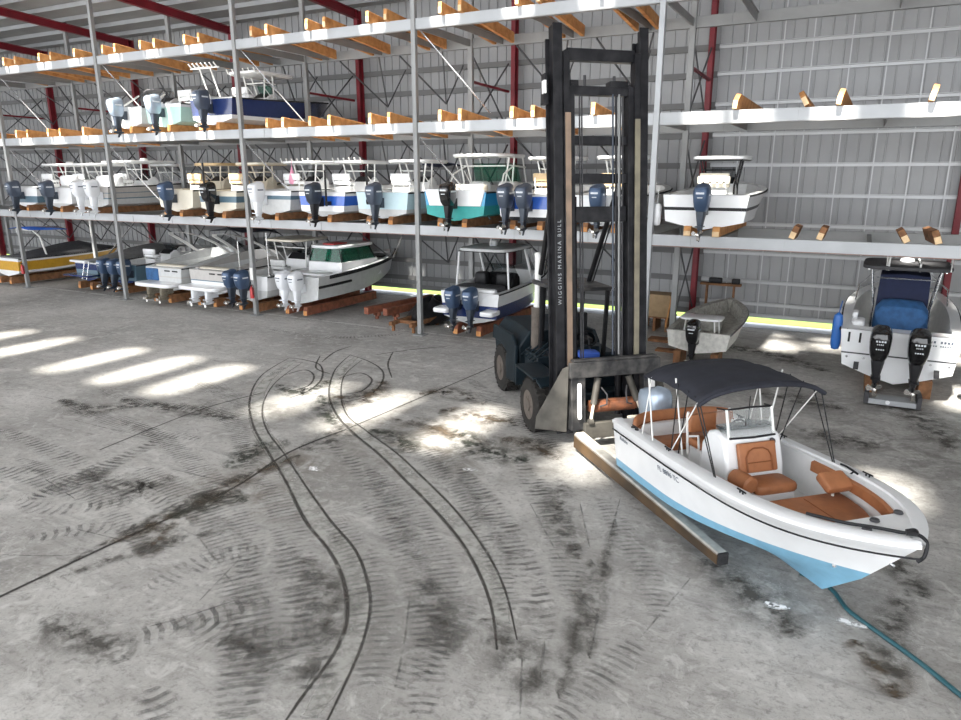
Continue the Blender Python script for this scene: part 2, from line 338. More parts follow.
for pts,w,m in[(((210,520),(240,570),(250,640),(235,720)),.9,'treadfine'),(((260,480),(285,520),(300,570),(305,620)),.7,'treadfine'),(((370,470),(410,520),(440,580),(455,640)),.8,'treadfine'),(((430,450),(480,500),(520,560)),.7,'treadfine'),(((140,470),(190,500),(220,530)),.8,'treadfine'),(((30,500),(80,480),(130,455)),.7,'treadfine'),(((180,380),(230,395),(250,420)),.7,'treadfine'),(((100,390),(150,405),(210,410)),.6,'treadfine'),(((270,330),(330,338),(400,335)),.4,'treadfine'),(((330,520),(360,560),(375,620),(370,690)),.7,'treadfine'),(((540,480),(560,540),(570,600)),.6,'treadfine'),(((0,470),(40,480),(90,500)),.7,'tread'),(((470,380),(520,420),(560,450)),.6,'treadfine'),(((600,500),(640,560),(660,620)),.5,'treadfine')]:
    ribbon('tread_print',P(*pts),w,m)
for pts in [((0,556),(60,557),(95,552)),((75,530),(140,545),(180,548)),((200,540),(215,560)),((222,572),(234,586)),((45,480),(75,500)),((150,628),(190,617),(255,595)),((200,602),(240,560)),((410,595),(405,640),(395,690)),((522,660),(520,720)),((600,600),(590,660)),((570,590),(600,620)),((620,500),(608,545)),((545,640),(540,680)),((330,650),(305,690)),((470,520),(490,505)),((580,505),(590,550)),((690,580),(640,640)),((530,505),(560,560)),((255,670),(300,655)),((70,420),(110,430),(160,440)),((30,395),(100,408),(150,402)),((170,470),(215,480),(265,486))]:
    ribbon('scratch',P(*pts),.045,'scratch')
ribbon('pale_edge_strip',[V(-48,21.75,0),V(-30,21.75,0),V(-9,21.75,0)],.35,'palestrip')
ribbon('sun_glint_mark',P((765,603),(772,607),(790,610)),.22,'sun_glint'); ribbon('sun_glint_mark',P((835,620),(848,624),(868,630)),.2,'sun_glint'); ribbon('sun_glint_mark',P((310,468),(318,472)),.25,'sun_glint'); ribbon('sun_glint_mark',P((462,470),(478,472)),.2,'sun_glint')

# outside ground behind the wall
lw=MB(); lw.box((-23,YW+9.4,-.06),(110,18,.12)); struct(lw.build('lawn_outside','lawn',flat=True))
kb=MB(); kb.box((-23,YW-.42,.012),(78,.85,.024)); struct(kb.build('lit_floor_strip_back','lit_strip',bevel=.01))  # thin pale slab painted as the sunlit floor strip along the wall

# back wall: ribbed sheet + girts + sag rods
wb=MB(); prof=[]; x=XL
while x<XR:
    prof+=[(x,0),(x+.36,0),(x+.37,.045),(x+.41,.045),(x+.42,0)]; x+=.42
vs=[];fs=[]
for px,dy in prof: vs+=[(px,YW-dy,.30),(px,YW-dy,roofz(YW)+.1)]
for i in range(len(prof)-1): fs.append((2*i,2*i+2,2*i+3,2*i+1))
wb.add(vs,fs); wall=struct(wb.build('wall_back','sheet',angle=20))
GZ=[.36,.8,1.66,2.75,3.86,4.95,6.04,7.15,8.25,9.33,10.28,11.25,12.3]
for z in GZ:
    g=MB(); g.box((-.5*(5.3-XR),YW-.14,z),(XR+5.3,.03,.10)); g.box((-.5*(5.3-XR),YW-.10,z+.075),(XR+5.3,.12,.02)); g.build('girt','girt_lit',wall,flat=True)
    g=MB(); g.box(((XL-5.3)/2,YW-.16,z),(-5.3-XL,.03,.22)); g.box(((XL-5.3)/2,YW-.11,z-.10),(-5.3-XL,.12,.02)); g.build('girt','girt_shaded',wall,flat=True)
for x in [-4.31,-3.08,-2.11,-.9,.24,1.35,2.5,3.7,5.]:
    g=MB(); g.box((x,YW-.17,6.3),(.04,.04,11.8)); g.build('sag_rod','girt_lit',wall,flat=True)
g=MB(); g.box((-23,YW-.02,.31),(78,.12,.06)); g.build('base_rail','galv',wall,flat=True)
# end walls
for nm,xx in (('wall_left',XL),('wall_right',XR)):
    w=MB(); p=[]; y=3.
    while y<YW: p+=[(y,0),(y+.1,0),(y+.125,.035),(y+.165,.035),(y+.19,0)]; y+=.32
    vs=[];fs=[]; sg=1 if xx<0 else -1
    for py,d in p: vs+=[(xx+sg*d,py,.3),(xx+sg*d,py,roofz(py)+.1)]
    for i in range(len(p)-1): fs.append((2*i,2*i+2,2*i+3,2*i+1))
    w.add(vs,fs); struct(w.build(nm,'sheet',angle=20))

# ceiling with open skylight slots
def slot(px,py,pz,lx,ly):
    t=0.; q=V(px,py,pz)
    k=(roofz(py)-pz)/(-SUN.z)
    for _ in range(6): r=q-SUN*k; k*= (roofz(r.y)-pz)/(r.z-pz)
    r=q-SUN*k; return (r.x-lx/2,r.x+lx/2,r.y-ly/2,r.y+ly/2)
slots=[slot(x,13.6,0,.85,2.9) for x in(-30.2,-27.3,-24.6,-21.0,-18.5,-16.3,-12.45,-10.25,-7.65,-4.4)]+[slot(1.0,14.3,0,.9,1.3)]
slots+=[slot(x,22.4,7.25,1.0,4.8) for x in(-38.5,-36.,-33.5,-31.2,-28.6,-26.2,-23.75,-19.65,-17.6,-15.15,-12.3,-9.7,-7.2)]+[slot(x,21.2,7.25,.9,1.7) for x in(-4.2,-2.9,-.9,1.3,3.1)]+[slot(-1.85,25.8,0,1.0,1.5),slot(3.3,21.6,0,1.4,2.2)]
ys=sorted({YF,YW+.4}|{s[2] for s in slots}|{s[3] for s in slots})
cb=MB()
ycut=sorted(set(ys))
for i in range(len(ycut)-1):
    y0,y1=ycut[i],ycut[i+1]; ym=(y0+y1)/2
    cuts=sorted([(s[0],s[1]) for s in slots if s[2]<ym<s[3]]); x=XL-.5
    for a,b in cuts+[(XR+.5,XR+.6)]:
        if a>x: cb.add([(x,y0,roofz(y0)),(a,y0,roofz(y0)),(a,y1,roofz(y1)),(x,y1,roofz(y1))],[(0,1,2,3)])
        x=max(x,b)
ceil=struct(cb.build('ceiling','roofsheet',flat=True))
md=ceil.modifiers.new('sheet','SOLIDIFY'); md.thickness=.05; md.offset=1
y=-6.
while y<29.2:
    g=MB(); g.beam((XL,y,roofz(y)-.13),(XR,y,roofz(y)-.13),.05,.2); g.build('purlin','galv',ceil,flat=True); y+=1.55
COLX=[-53.4,-45.4,-37.45,-29.6,-21.6,-13.55,-5.52,2.95,11.]
for x in COLX:
    g=MB()
    for dz,w,h in((-.28,.22,.03),(-.62,.22,.03),(-.45,.02,.34)):
        g.beam((x,YF,roofz(YF)+dz),(x,28.9,roofz(28.9)+dz),w,h)
    g.build('rafter','red',ceil,flat=True)
for i,x in enumerate(COLX):
    g=MB(); h=roofz(28.9)-.25
    g.box((x,28.74,h/2),(.19,.03,h)); g.box((x,29.06,h/2),(.19,.03,h)); g.box((x,28.9,h/2),(.02,.30,h)); g.box((x,28.9,.02),(.4,.5,.04))
    struct(g.build('steel_column_%d'%(i+1),'red',flat=True))

# ------------------------------------------------------------------ boat rack
PX=[-46.,-37.85,-30.1,-21.86,-13.75,-5.5,6.2]; YP,YB=21.45,25.4
LV=[3.8,7.25,10.5]; BH=.34
rack=thing('boat_storage_rack','tall galvanised steel rack with three beam tiers of boats along the back wall','storage rack',(0,0,0))
for x in PX:
    for y,w in((YP,.17),(YB,.20)):
        g=MB(); g.box((x,y,7.4),(w,.17,14.8 if False else 2*7.35)); g.box((x,y,.02),(.42,.42,.04)); g.build('rack_post','galv' if (y==YP and x>-6) else 'galvdull',rack,bevel=.015)
for li,z in enumerate(LV):
    for i in range(len(PX)-1):
        for y in(YP-.02,YB):
            g=MB(); x0,x1=PX[i],PX[i+1]; c=(x0+x1)/2; w=x1-x0
            g.box((c,y,z),(w,.03,BH)); g.box((c,y+.06,z+BH/2-.01),(w,.16,.025)); g.box((c,y+.06,z-BH/2+.01),(w,.16,.025),mi=1)
            k=x0+1.2
            while k<x1-.3: g.box((k,y-.02,z),(.03,.02,BH-.03)); k+=2.55
            g.build('shelf_beam',['galv' if y<YB else 'galvdull','rustflange' if li==0 else 'galvdull'],rack,flat=True)
        n=3
        for k in range(n):
            xx=PX[i]+(k+.5)*(PX[i+1]-PX[i])/n
            g=MB(); g.box((xx,(YP+YB)/2,z-.02),(.03,YB-YP-.1,.26)); g.box((xx,(YP+YB)/2,z+.10),(.12,YB-YP-.1,.02)); g.build('cross_member','galvdull',rack,flat=True)
    for x in PX:
        g=MB(); g.box((x,(YP+YB)/2,z),(.05,YB-YP-.18,.24)); g.build('tie_beam','galvdull',rack,flat=True)
zz=[.3]+LV
for x in PX:
    for a,b in zip(zz[:-1],zz[1:]):
        g=MB(); g.beam((x,YB,a+.3),(x,28.7,b-.3),.045,.045); g.beam((x,YB,b-.3),(x,28.7,a+.3),.045,.045); g.build('cross_brace','darksteel',rack,flat=True)
    for z in (3.55,9.15): 
        g=MB(); g.beam((x,YB+.1,z),(x,28.74,z-.05),.09,.09); g.build('tie_strut','red',rack,flat=True)
for i in range(len(PX)-2):
    for z in LV:
        for f in(.35,.72):
            cx=lerp(PX[i],PX[i+1],f); g=MB(); g.beam((cx-1.,YB+.05,z-.2),(cx,27.4,z-1.9),.05,.05); g.beam((cx+1.,YB+.05,z-.2),(cx,27.4,z-1.9),.05,.05)
            g.beam((cx,27.4,z-1.9),(cx,28.9,z-.2),.04,.04); g.build('knee_brace','darksteel',rack,flat=True)
    for z0,z1 in((3.9,7.1),(7.4,10.3)):
        g=MB(); g.tube([(PX[i]+.1,YP+.1,z0+3.0),(PX[i]+2.4,YP+.9,z0+.3)],.025,6); g.build('stay_rod','steel',rack)
# things fixed to posts
def extinguisher(x,lab):
    t=thing('fire_extinguisher',lab,'fire extinguisher',(x,YP-.16,1.0),0,None)
    g=MB(); g.revolve([(.0,-.26),(.08,-.25),(.085,.12),(.05,.2),(.03,.22),(.03,.27)],(0,0,0),(0,0,1),14); g.build('cylinder_body','redpaint',t)
    g=MB(); g.box((0,0,.29),(.04,.12,.03)); g.tube([(0,-.03,.27),(.09,-.04,.2),(.1,-.03,-.1)],.012,6); g.box((0,.075,0),(.05,.03,.3)); g.build('hose_and_handle','black',t)
extinguisher(-37.85+.02,'small red fire extinguisher low on the rack post by the yellow boat')
extinguisher(-21.86,'small red fire extinguisher on the rack post beside twin white outboards')
g=MB(); g.box((-21.86,YP-.11,1.75),(.16,.02,.5)); one('post_sign',g,'sign','narrow white notice plate on rack post above red extinguisher','sign')

# timber bunks -----------------------------------------------------------------
ORD='first second third fourth fifth sixth seventh eighth ninth tenth eleventh twelfth thirteenth fourteenth fifteenth sixteenth'.split()
def bunk(x,z,label,group,y0=21.05,y1=26.9,h=.30,w=.11,m=('timber','timber_end'),tilt=0.,skew=0.,cut=.5,drop=0.):
    g=MB(); X=x-w/2
    g.prism([V(X,y0,z+.01),V(X,y1,z+.01),V(X,y1,z+h),V(X,y0+cut,z+h),V(X,y0,z+h*.55)],(w,0,0))
    for j,f in enumerate(g.f[:]):
        ys_=[g.v[i][1] for i in f]
        if max(ys_)-min(ys_)<1e-4 and min(ys_)<y0+.01: g.m[j]=1
    o=g.build('timber_bunk',list(m),bevel=.008,seg=1); 
    if skew or tilt:
        for v_ in o.data.vertices:
            dx=v_.co.x-x; dz=v_.co.z-z; dy=v_.co.y-y0
            v_.co.x=x+dx*math.cos(tilt)+dz*math.sin(tilt)+dy*skew
            v_.co.z=z+max(0.,dz*math.cos(tilt)-dx*math.sin(tilt)+ (w/2*abs(math.sin(tilt))))
    if drop:
        for v_ in o.data.vertices: v_.co.z-=drop*max(0.,(v_.co.y-21.6)/(y1-21.6))
    return tag(o,label,'timber bunk',group)
def stretch(x):
    n=['left of the first post','right of the first post','right of the second post','right of the third post','behind the forklift mast','right-hand bay']
    k=0
    for i,p in enumerate(PX[1:6]):
        if x>p: k=i+1
    return k,n[k]
def bunk_row(xs,z,tier,**k):
    cnt={}; tot={}
    for x in xs: tot[stretch(x)[0]]=tot.get(stretch(x)[0],0)+1
    for x in xs:
        b,nm=stretch(x); cnt[b]=cnt.get(b,0)+1
        bunk(x,z,'%s timber bunk from left, %s tier, %s'%(ORD[cnt[b]-1],tier,nm),'timber bunks on the %s tier'%tier,y0=21.2,y1=25.15,h=.36,w=.13,cut=.02,drop=.34,**k)
bunk_row([-39.6,-36.5,-35.6,-33.75,-32.9,-31.2,-29.3,-28.5,-26.9,-26.05,-24.3,-23.5,-20.75,-20.0,-18.1,-17.3,-15.45,-14.72,-12.6,-11.88,-9.9,-9.2,-7.3,-6.6],LV[2]+BH/2,'top')
bunk_row([-38.6,-36.4,-35.5,-33.9,-33.0,-31.3],LV[1]+BH/2,'bare middle',)
bunk_row([-20.3,-19.5,-18.2,-17.3,-15.5,-14.7,-12.66,-11.9,-10.03,-9.31,-7.36],LV[1]+BH/2,'empty middle',)
for x,sk,tl,lb in[(-3.34,.0,.1,'pale timber bunk on middle tier, nearest the third rack post'),(-1.53,.0,-.5,'short brown timber stub on middle tier beam, second of four at right'),(-.8,.02,.15,'pale timber stub on middle tier beam, third of four at right'),(1.23,.04,.2,'tall pale timber bunk end on middle tier, rightmost of four')]:
    bunk(x,LV[1]+BH/2,lb,'timber bunks on the right middle tier',y0=21.2,tilt=tl,skew=sk,h=.42,w=.13,cut=.3)
for x,sk,tl,lb in[(-1.57,.02,.35,'leaning brown timber block on lower beam, left of the four at right'),(-.88,.02,.3,'leaning brown timber block on lower beam, second of four at right'),(1.19,-.02,-.55,'tilted pale-topped timber block on lower beam, third of four'),(1.88,-.08,-.35,'long brown timber on lower beam, rightmost of the four')]:
    bunk(x,LV[0]+BH/2,lb,'timbers on the right lower beam',y0=21.25,y1=22.2+(.6 if x>1.5 else 0),tilt=tl,skew=sk,h=.36,w=.16,m=('oldtimber','timber_end'),cut=.1)

# ------------------------------------------------------------------ outboard engines
def outboard(parent,y,z,cowl='eng_grey',leg=None,x=-.42,s=1.,tilt=0.,decal=True,hi=1):
    leg=leg or ('eng_dark' if cowl in('eng_grey','eng_blue','eng_silver') else ('eng_white' if cowl=='eng_white' else 'black'))
    R=Matrix.Rotation(tilt,3,'Y')
    def T(mb):
        mb.v=[tuple(R@(Vector(p)*s)+V(x,y,z)) for p in mb.v]; return mb
    g=MB()
    g.loft([sring((.02,0),.20,.15,.10,12),sring((.0,0),.19,.14,-.12,12),sring((-.02,0),.15,.09,-.42,12),sring((-.02,0),.13,.06,-.62,12)])
    g.box((.26,0,-.02),(.24,.26,.34)); g.box((.12,0,.06),(.3,.2,.1))
    e=T(g).build('outboard_motor',leg,parent)
    g=MB(); c=[(.20,.14,-.08,.02),(.27,.19,.04,.0),(.31,.215,.20,.0),(.325,.225,.38,-.02),(.32,.22,.52,-.03),(.29,.195,.605,-.035),(.22,.14,.645,-.04),(.10,.06,.655,-.04)]
    g.loft([sring((-.03+dx,0),rx,ry,zz_,20,3.6,tx=(.05 if zz_>.45 else 0)) for rx,ry,zz_,dx in c]); T(g).build('cowling',cowl,e)
    if decal:
        g=MB(); g.box((-.372,0,.42),(.012,.22,.05)); g.box((-.365,0,.30),(.012,.14,.025))
        for sd in(-1,1): g.box((-.05,sd*.225,.38),(.3,.012,.05))
        T(g).build('decal_lettering','decal' if cowl!='eng_white' else 'inkgrey',e)
    g=MB(); g.box((-.06,0,-.50),(.40,.20,.025)); 
    g.revolve([(.0,.26),(.03,.22),(.065,.08),(.07,-.08),(.05,-.2),(.04,-.26)],(-.02,0,-.72),(1,0,0),12)
    g.prism([V(-.12,-.02,-.6),V(.12,-.02,-.6),V(.10,-.02,-.74),V(-.1,-.02,-.74)],(0,.04,0))
    g.prism([V(-.02,-.012,-.74),V(.12,-.012,-.74),V(-.02,-.012,-.93),V(-.10,-.012,-.93)],(0,.024,0)); T(g).build('lower_unit',leg,e)
    g=MB()
    for k in range(3):
        a=k*2*PI/3+.4; d=V(0,math.cos(a),math.sin(a)); n=V(.55,-math.sin(a)*.8,math.cos(a)*.8).normalized()
        c0=V(-.32,0,-.72); pts=[c0+d*.03-n*.03,c0+d*.12-n*.085,c0+d*.175-n*.03,c0+d*.16+n*.06,c0+d*.05+n*.03]
        g.prism(pts,V(-.012,0,0))
    g.revolve([(.0,.0),(.045,.01),(.04,.1),(.03,.12)],(-.40,0,-.72),(1,0,0),10); T(g).build('propeller','prop',e)
    return e

# ------------------------------------------------------------------ hulls
class Hull:
    def __init__(s,L=6.6,B=2.35,D=1.0,rise=.28,be=2.5,bs=.4,kx=.88,kz=.42,cz=.22,cb=.62,dr=.0,stern=.94,chy=.86,cx=.94,c0=.28,ce=2.1,zx=2.4,x0=0.):
        s.__dict__.update(locals())
    def sh(s,t): return V(s.x0+s.L*t,s.B/2*(s.stern+(1-s.stern)*clamp(t/.35))*(1-max(0,(t-s.bs)/(1-s.bs))**s.be),s.D+s.rise*t**1.7)
    def ch(s,t): return V(s.x0+s.cx*s.L*t,s.B/2*s.chy*(1-max(0,(t-s.c0)/(1-s.c0))**s.ce),s.cz*s.D+(s.cb-s.cz)*s.D*max(0,(t-.15)/.85)**s.zx)
    def ke(s,t): return V(s.x0+s.kx*s.L*t,0,s.kz*s.D*max(0,(t-.6)/.4)**2.2)
    def side(s,t,v):
        a,b=s.ch(t),s.sh(t); e=1+.9*t*t
        return V(lerp(a.x,b.x,v),lerp(a.y,b.y,v**e),lerp(a.z,b.z,v))
    def sy(s,x): return s.sh(clamp((x-s.x0)/s.L)).y
    def half(s,x,z):
        """half breadth of the shell at station x, height z"""
        if not hasattr(s,'grid'):
            s.grid=[[s.side(i/40,v/8) for i in range(41)] for v in range(9)]
            s.grid=[[s.ke(i/40) for i in range(41)]]+s.grid
        pts=[]
        for row in s.grid:
            y,zz_=0.,row[-1].z
            for a,b in zip(row[:-1],row[1:]):
                if a.x<=x<=b.x:
                    f=(x-a.x)/max(1e-6,b.x-a.x); y,zz_=lerp(a.y,b.y,f),lerp(a.z,b.z,f); break
            else:
                if x<row[0].x: y,zz_=row[0].y,row[0].z
            pts.append((zz_,y))
        for (z0,y0),(z1,y1) in zip(pts[:-1],pts[1:]):
            if z0<=z<=z1: return lerp(y0,y1,(z-z0)/max(1e-6,z1-z0))
        return pts[-1][1] if z>pts[-1][0] else pts[0][1]
    def sz(s,x): return s.sh(clamp((x-s.x0)/s.L)).z
def hull_mesh(h,bands,bottom,parent,n=14,name='hull'):
    """bands: list of (v_top, material) from chine to sheer"""
    mats=[bottom]+[b for _,b in bands]; g=MB(); ts=[1-(1-i/n)**1.5 for i in range(n+1)]
    lines=[[h.ke(t) for t in ts],[h.ke(t).lerp(h.ch(t),.5)+V(0,0,-.02*h.D*(1-t)) for t in ts],[h.ch(t) for t in ts]]; lm=[0,0]
    v0=0.
    for i,(v1,_) in enumerate(bands):
        k=max(1,round((v1-v0)*4))
        for j in range(k): lines.append([h.side(t,lerp(v0,v1,(j+1)/k)) for t in ts]); lm.append(i+1)
        v0=v1
    for a in range(len(lines)-1):
        for i in range(n):
            q=[lines[a][i],lines[a][i+1],lines[a+1][i+1],lines[a+1][i]]
            g.add(q,[(0,1,2,3)],lm[a]); g.add([V(p.x,-p.y,p.z) for p in q],[(3,2,1,0)],lm[a])
        q=[lines[a][0],lines[a+1][0]]; g.add([q[0],q[1],V(q[1].x,-q[1].y,q[1].z),V(q[0].x,-q[0].y,q[0].z)],[(0,1,2,3)],lm[a])
    return g.build(name,mats,parent,angle=30)
def liner_mesh(h,parent,xs=.35,xe=.86,w=.17,sole=.42,m=('white','liner'),n=14,drop=0,name='deck',well=.0):
    """gunwale cap, foredeck, inner walls and sole"""
    g=MB(); ts=[1-(1-i/n)**1.5 for i in range(n+1)]; xe=xe*h.L
    O=[h.sh(t)+V(0,0,.015) for t in ts]
    I=[]
    for t in ts:
        x=xs+(xe-xs)*t; I.append(V(x,max(.10,h.sy(x)-w-(.10*t*t)),h.sz(x)+.015))
    W=[V(p.x,max(.02,min(p.y-.05,h.half(p.x,sole)-.06)),sole) for p in I]
    Q=[V(p.x,max(.03,min(p.y-.03,h.half(p.x,lerp(sole,p.z,.5))-.05)),lerp(sole,p.z,.5)) for p in I]
    mir=lambda p:V(p.x,-p.y,p.z)
    for i in range(n):
        for A,B,mi in((O,I,0),(I,Q,1),(Q,W,1)):
            q=[A[i],A[i+1],B[i+1],B[i]]; g.add(q,[(0,1,2,3)],mi); g.add([mir(p) for p in q],[(3,2,1,0)],mi)
        q=[W[i],W[i+1],mir(W[i+1]),mir(W[i])]; g.add(q,[(0,1,2,3)],1)
    g.add([O[-1],I[-1],mir(I[-1])],[(0,1,2)],0)
    g.add([O[0],I[0],mir(I[0]),mir(O[0])],[(0,1,2,3)],0)
    for j in(0,-1): g.add([I[j],Q[j],W[j],mir(W[j]),mir(Q[j]),mir(I[j])],[(0,1,2,3,4,5)],1)
    return g.build(name,list(m),parent,angle=30)
def rub_rail(h,parent,m='rubber',r=.028,n=16,dz=-.02):
    g=MB()
    for sd in(1,-1):
        pts=[]
        for i in range(n+1):
            t=1-(1-i/n)**1.5; p=h.sh(t); pts.append(V(p.x+.012,sd*(p.y+.008),p.z+dz))
        g.tube(pts,r,6)
    return g.build('rub_rail',m,parent)
def rbox(g,c,d,R=None,mi=0,n=20,e=5.,tp=(1,1),r=.2):
    """soft rounded box, round corners in plan and eased top and bottom"""
    hx,hy,hz=d[0]/2,d[1]/2,d[2]/2; rr=min(r*min(hx,hy,hz)*2,min(hx,hy)*.9,hz*.95); rings=[]
    for z,k in((-hz,rr),(-hz+rr*.3,rr*.3),(-hz+rr,0),(hz-rr,0),(hz-rr*.3,rr*.3),(hz,rr)):
        f=lerp(1,tp[0],(z+hz)/(2*hz)); f2=lerp(1,tp[1],(z+hz)/(2*hz))
        rg=[V((p.x)*f,(p.y)*f2,p.z) for p in sring((0,0),hx-k,hy-k,z,n,e)]
        if R is not None: rg=[R@p for p in rg]
        rings.append([p+Vector(c) for p in rg])
    g.loft(rings,mi)
def ttop(parent,x,z0,z1,ln,w,roof='white',frame='alu',rods=0,lean=.25,under=None,gear=True,bw=.45):
    g=MB()
    for sy in(-1,1):
        for x0,x1 in((x-.35,x-.35-lean*.4),(x+.35,x+.35-lean*1.4)):
            g.tube([(x0,sy*bw,z0),(x0*.5+x1*.5,sy*bw,(z0+z1)/2),(x1,sy*(bw+.15),z1)],.03,8)
        g.tube([(x-.4,sy*(bw+.1),z1-.28),(x+.25,sy*(bw+.06),z1-.3)],.022,6); g.tube([(x-ln*.42,sy*w*.42,z1),(x+ln*.42,sy*w*.42,z1)],.025,6)
        g.tube([(x-.38,sy*bw,lerp(z0,z1,.72)),(x+.3,sy*bw,lerp(z0,z1,.35))],.02,6)
    g.tube([(x-.42,-bw,z1-.3),(x-.42,bw,z1-.3)],.022,6)
    f=g.build('t_top',frame,parent)
    g=MB(); rbox(g,(x,0,z1+.06),(ln,w,.10),n=24,e=6,r=.3); g.build('roof_panel',[roof],f)
    if under:
        g=MB(); g.box((x,0,z1+.0),(ln*.9,w*.9,.02)); g.build('roof_lining',under,f)
    for k in range(rods):
        yy=lerp(-w*.42,w*.42,k/(rods-1)); q=MB(); q.tube([(x-ln*.47,yy,z1+.03),(x-ln*.47-.1,yy,z1+.2)],.03,7); q.build('rod_holder',frame,f)
    if gear:
        q=MB(); q.revolve([(.0,.0),(.17,.0),(.19,.04),(.17,.11),(.0,.14)],(x+.2,.0,z1+.11),(0,0,1),16); q.build('radar_dome','white',f)
    return f
def console(parent,x,z0,w=.9,ln=.8,hgt=1.0,m='white',screen='smoke',sh=.42):
    g=MB(); pr=[V(x-ln/2,-w/2,z0),V(x+ln/2,-w/2,z0),V(x+ln/2-.1,-w/2,z0+hgt*.82),V(x+.1,-w/2,z0+hgt),V(x-ln/2+.16,-w/2,z0+hgt*.86),V(x-ln/2+.05,-w/2,z0+hgt*.62)]
    g.prism(pr,(0,w,0)); c=g.build('console',m,parent,bevel=.04)
    g=MB(); a=V(x-ln/2+.13,0,z0+hgt*.80);b=V(x+.02,0,z0+hgt*.985); g.beam(a+V(-.02,0,.02),b+V(-.02,0,.02),w*.8,.02); g.build('dash_panel','black',c)
    g=MB(); y=w/2-.05
    z=z0+hgt*.9
    g.loft([[V(x+.22,-y,z),V(x+.30,-y*.6,z),V(x+.30,y*.6,z),V(x+.22,y,z)],[V(x-.04,-y*.9,z+sh),V(x+.08,-y*.55,z+sh),V(x+.08,y*.55,z+sh),V(x-.04,y*.9,z+sh)]],cap=False,closed=False); g.build('windshield',screen,c)
    return c
def leaning_post(parent,x,z0,m='cream',w=.85,fr='steel',rods=4):
    g=MB(); rbox(g,(x,0,z0+.78),(.42,w,.14)); rbox(g,(x-.19,0,z0+1.0),(.12,w,.26)); s=g.build('helm_seat',m,parent)
    g=MB()
    for sy in(-1,1):
        for sx in(-1,1): g.tube([(x+sx*.2,sy*w*.42,z0),(x+sx*.14,sy*w*.42,z0+.72)],.022,6)
        g.tube([(x-.24,sy*w*.4,z0+.72),(x-.26,sy*w*.4,z0+1.0)],.02,6)
    g.box((x,0,z0+.38),(.36,w*.8,.5)); g.build('seat_base',fr if fr!='steel' else 'liner',s)
    return s
def stern_seat(parent,h,z0,m='white'):
    g=MB(); rbox(g,(.32,0,z0+.28),(.40,h.B*.5,.5)); return g.build('stern_bench',m,parent)
def pole(parent,x,y,z0,z1,m='black',r=.04):
    g=MB(); g.tube([(x,y,z0),(x,y,z1)],r,8); g.box((x+.1,y,z0+.1),(.22,.12,.14)); return g.build('anchor_pole',m,parent)

def rack_bunks(x,z,nm,gap=.95,m=('oldtimber','timber'),y0=21.15,y1=26.6,h=.34):
    for sd,w in((-1,'left'),(1,'right')): bunk(x+sd*gap/2,z,'%s timber bunk under the %s'%(w,nm),'timber bunks under racked boats',y0=y0,y1=y1,h=h,w=.2,m=m,cut=.05)
def rack_boat(nm,label,x,lvl,hk={},bands=((1.,'white'),),bottom='white',eng=(),cowl='eng_grey',short=None,y=21.35,z=None,rail='rubber',deck=('white','liner'),liner={},bunks=True,bm=('oldtimber','timber'),gap=.95,rz=0.,cat='boat',tilt=0.,group='boats stored on the rack'):
    h=Hull(**hk); z=z if z is not None else (LV[lvl-1]+BH/2+.20 if lvl else .5)
    t=thing(nm,label,cat,(x,y,z),PI/2+rz,group)
    hull_mesh(h,list(bands),bottom,t); lk=dict(xs=.32,sole=.45*h.D); lk.update(liner); liner_mesh(h,t,m=deck,**lk); rub_rail(h,t,rail)
    for e in eng: outboard(t,e,.60*h.D+.03,cowl,tilt=tilt)
    if bunks: rack_bunks(x,(LV[lvl-1]+BH/2 if lvl else .12),short,gap,bm,h=.29 if lvl else .36,y0=y-.2)
    return t,h
SO=.45
# ---- lower shelf (first beam tier)
t,h=rack_boat('centre_console_boat','white boat with slate blue lower hull and one grey outboard, leftmost on the lower tier',-36.8,1,dict(L=6.8,B=2.4,D=.9),((.45,'slate'),(1,'white')),'white',(0,),short='slate-bottomed white boat')
console(t,2.6,SO); ttop(t,2.4,SO,1.97,1.9,1.6); leaning_post(t,1.5,SO,'white'); stern_seat(t,h,SO)
t,h=rack_boat('centre_console_boat','white boat with bulky white helm seat and grey outboard, second on the lower tier',-34.1,1,dict(L=6.9,B=2.4,D=.93),((1,'white'),),'lightgrey',(0,),short='all-white boat with grey outboard')
console(t,2.7,SO); ttop(t,2.5,SO,1.97,2.2,1.8); leaning_post(t,1.4,SO,'white'); g=MB(); rbox(g,(.7,0,1.25),(.5,.9,.5)); g.build('stern_cooler','white',t)
t,h=rack_boat('centre_console_boat','large white boat with grey striped side and twin white outboards, beside the second rack post',-31.52,1,dict(L=7.6,B=2.6,D=1.0,rise=.35),((.3,'lightgrey'),(.36,'slate'),(.62,'greige'),(.66,'slate'),(1,'greige')),'lightgrey',(-.75,.2),'eng_white',short='boat with twin white outboards',deck=('white','white'))
console(t,3.,SO,w=1.1); ttop(t,2.8,SO,2.08,2.9,2.1); ttop(t,4.6,.8,1.95,1.5,1.8,gear=False); leaning_post(t,1.8,SO,'white'); g=MB(); rbox(g,(1.,0,1.2),(.6,1.4,.6)); g.build('stern_bench','white',t)
t,h=rack_boat('centre_console_boat','cream boat with tan topped t-top and one blue-grey outboard, in the third bay',-25.9,1,dict(L=6.5,B=2.3,D=.90),((1,'cream'),),'cream',(0,),'eng_blue',short='cream boat with blue-grey outboard',deck=('cream','cream'))
console(t,2.6,SO,m='cream'); ttop(t,2.5,SO,1.93,1.7,1.5,'tan','cream',gear=False,under='tan'); leaning_post(t,1.3,SO,'tan')
t,h=rack_boat('bay_boat','cream bay boat with teal stern panel, glossy black outboard and black anchor pole',-23.4,1,dict(L=6.5,B=2.3,D=.88),((.35,'cream'),(.7,'slate'),(1,'cream')),'cream',(0,),'gloss_black',short='cream bay boat with black outboard',deck=('cream','cream'))
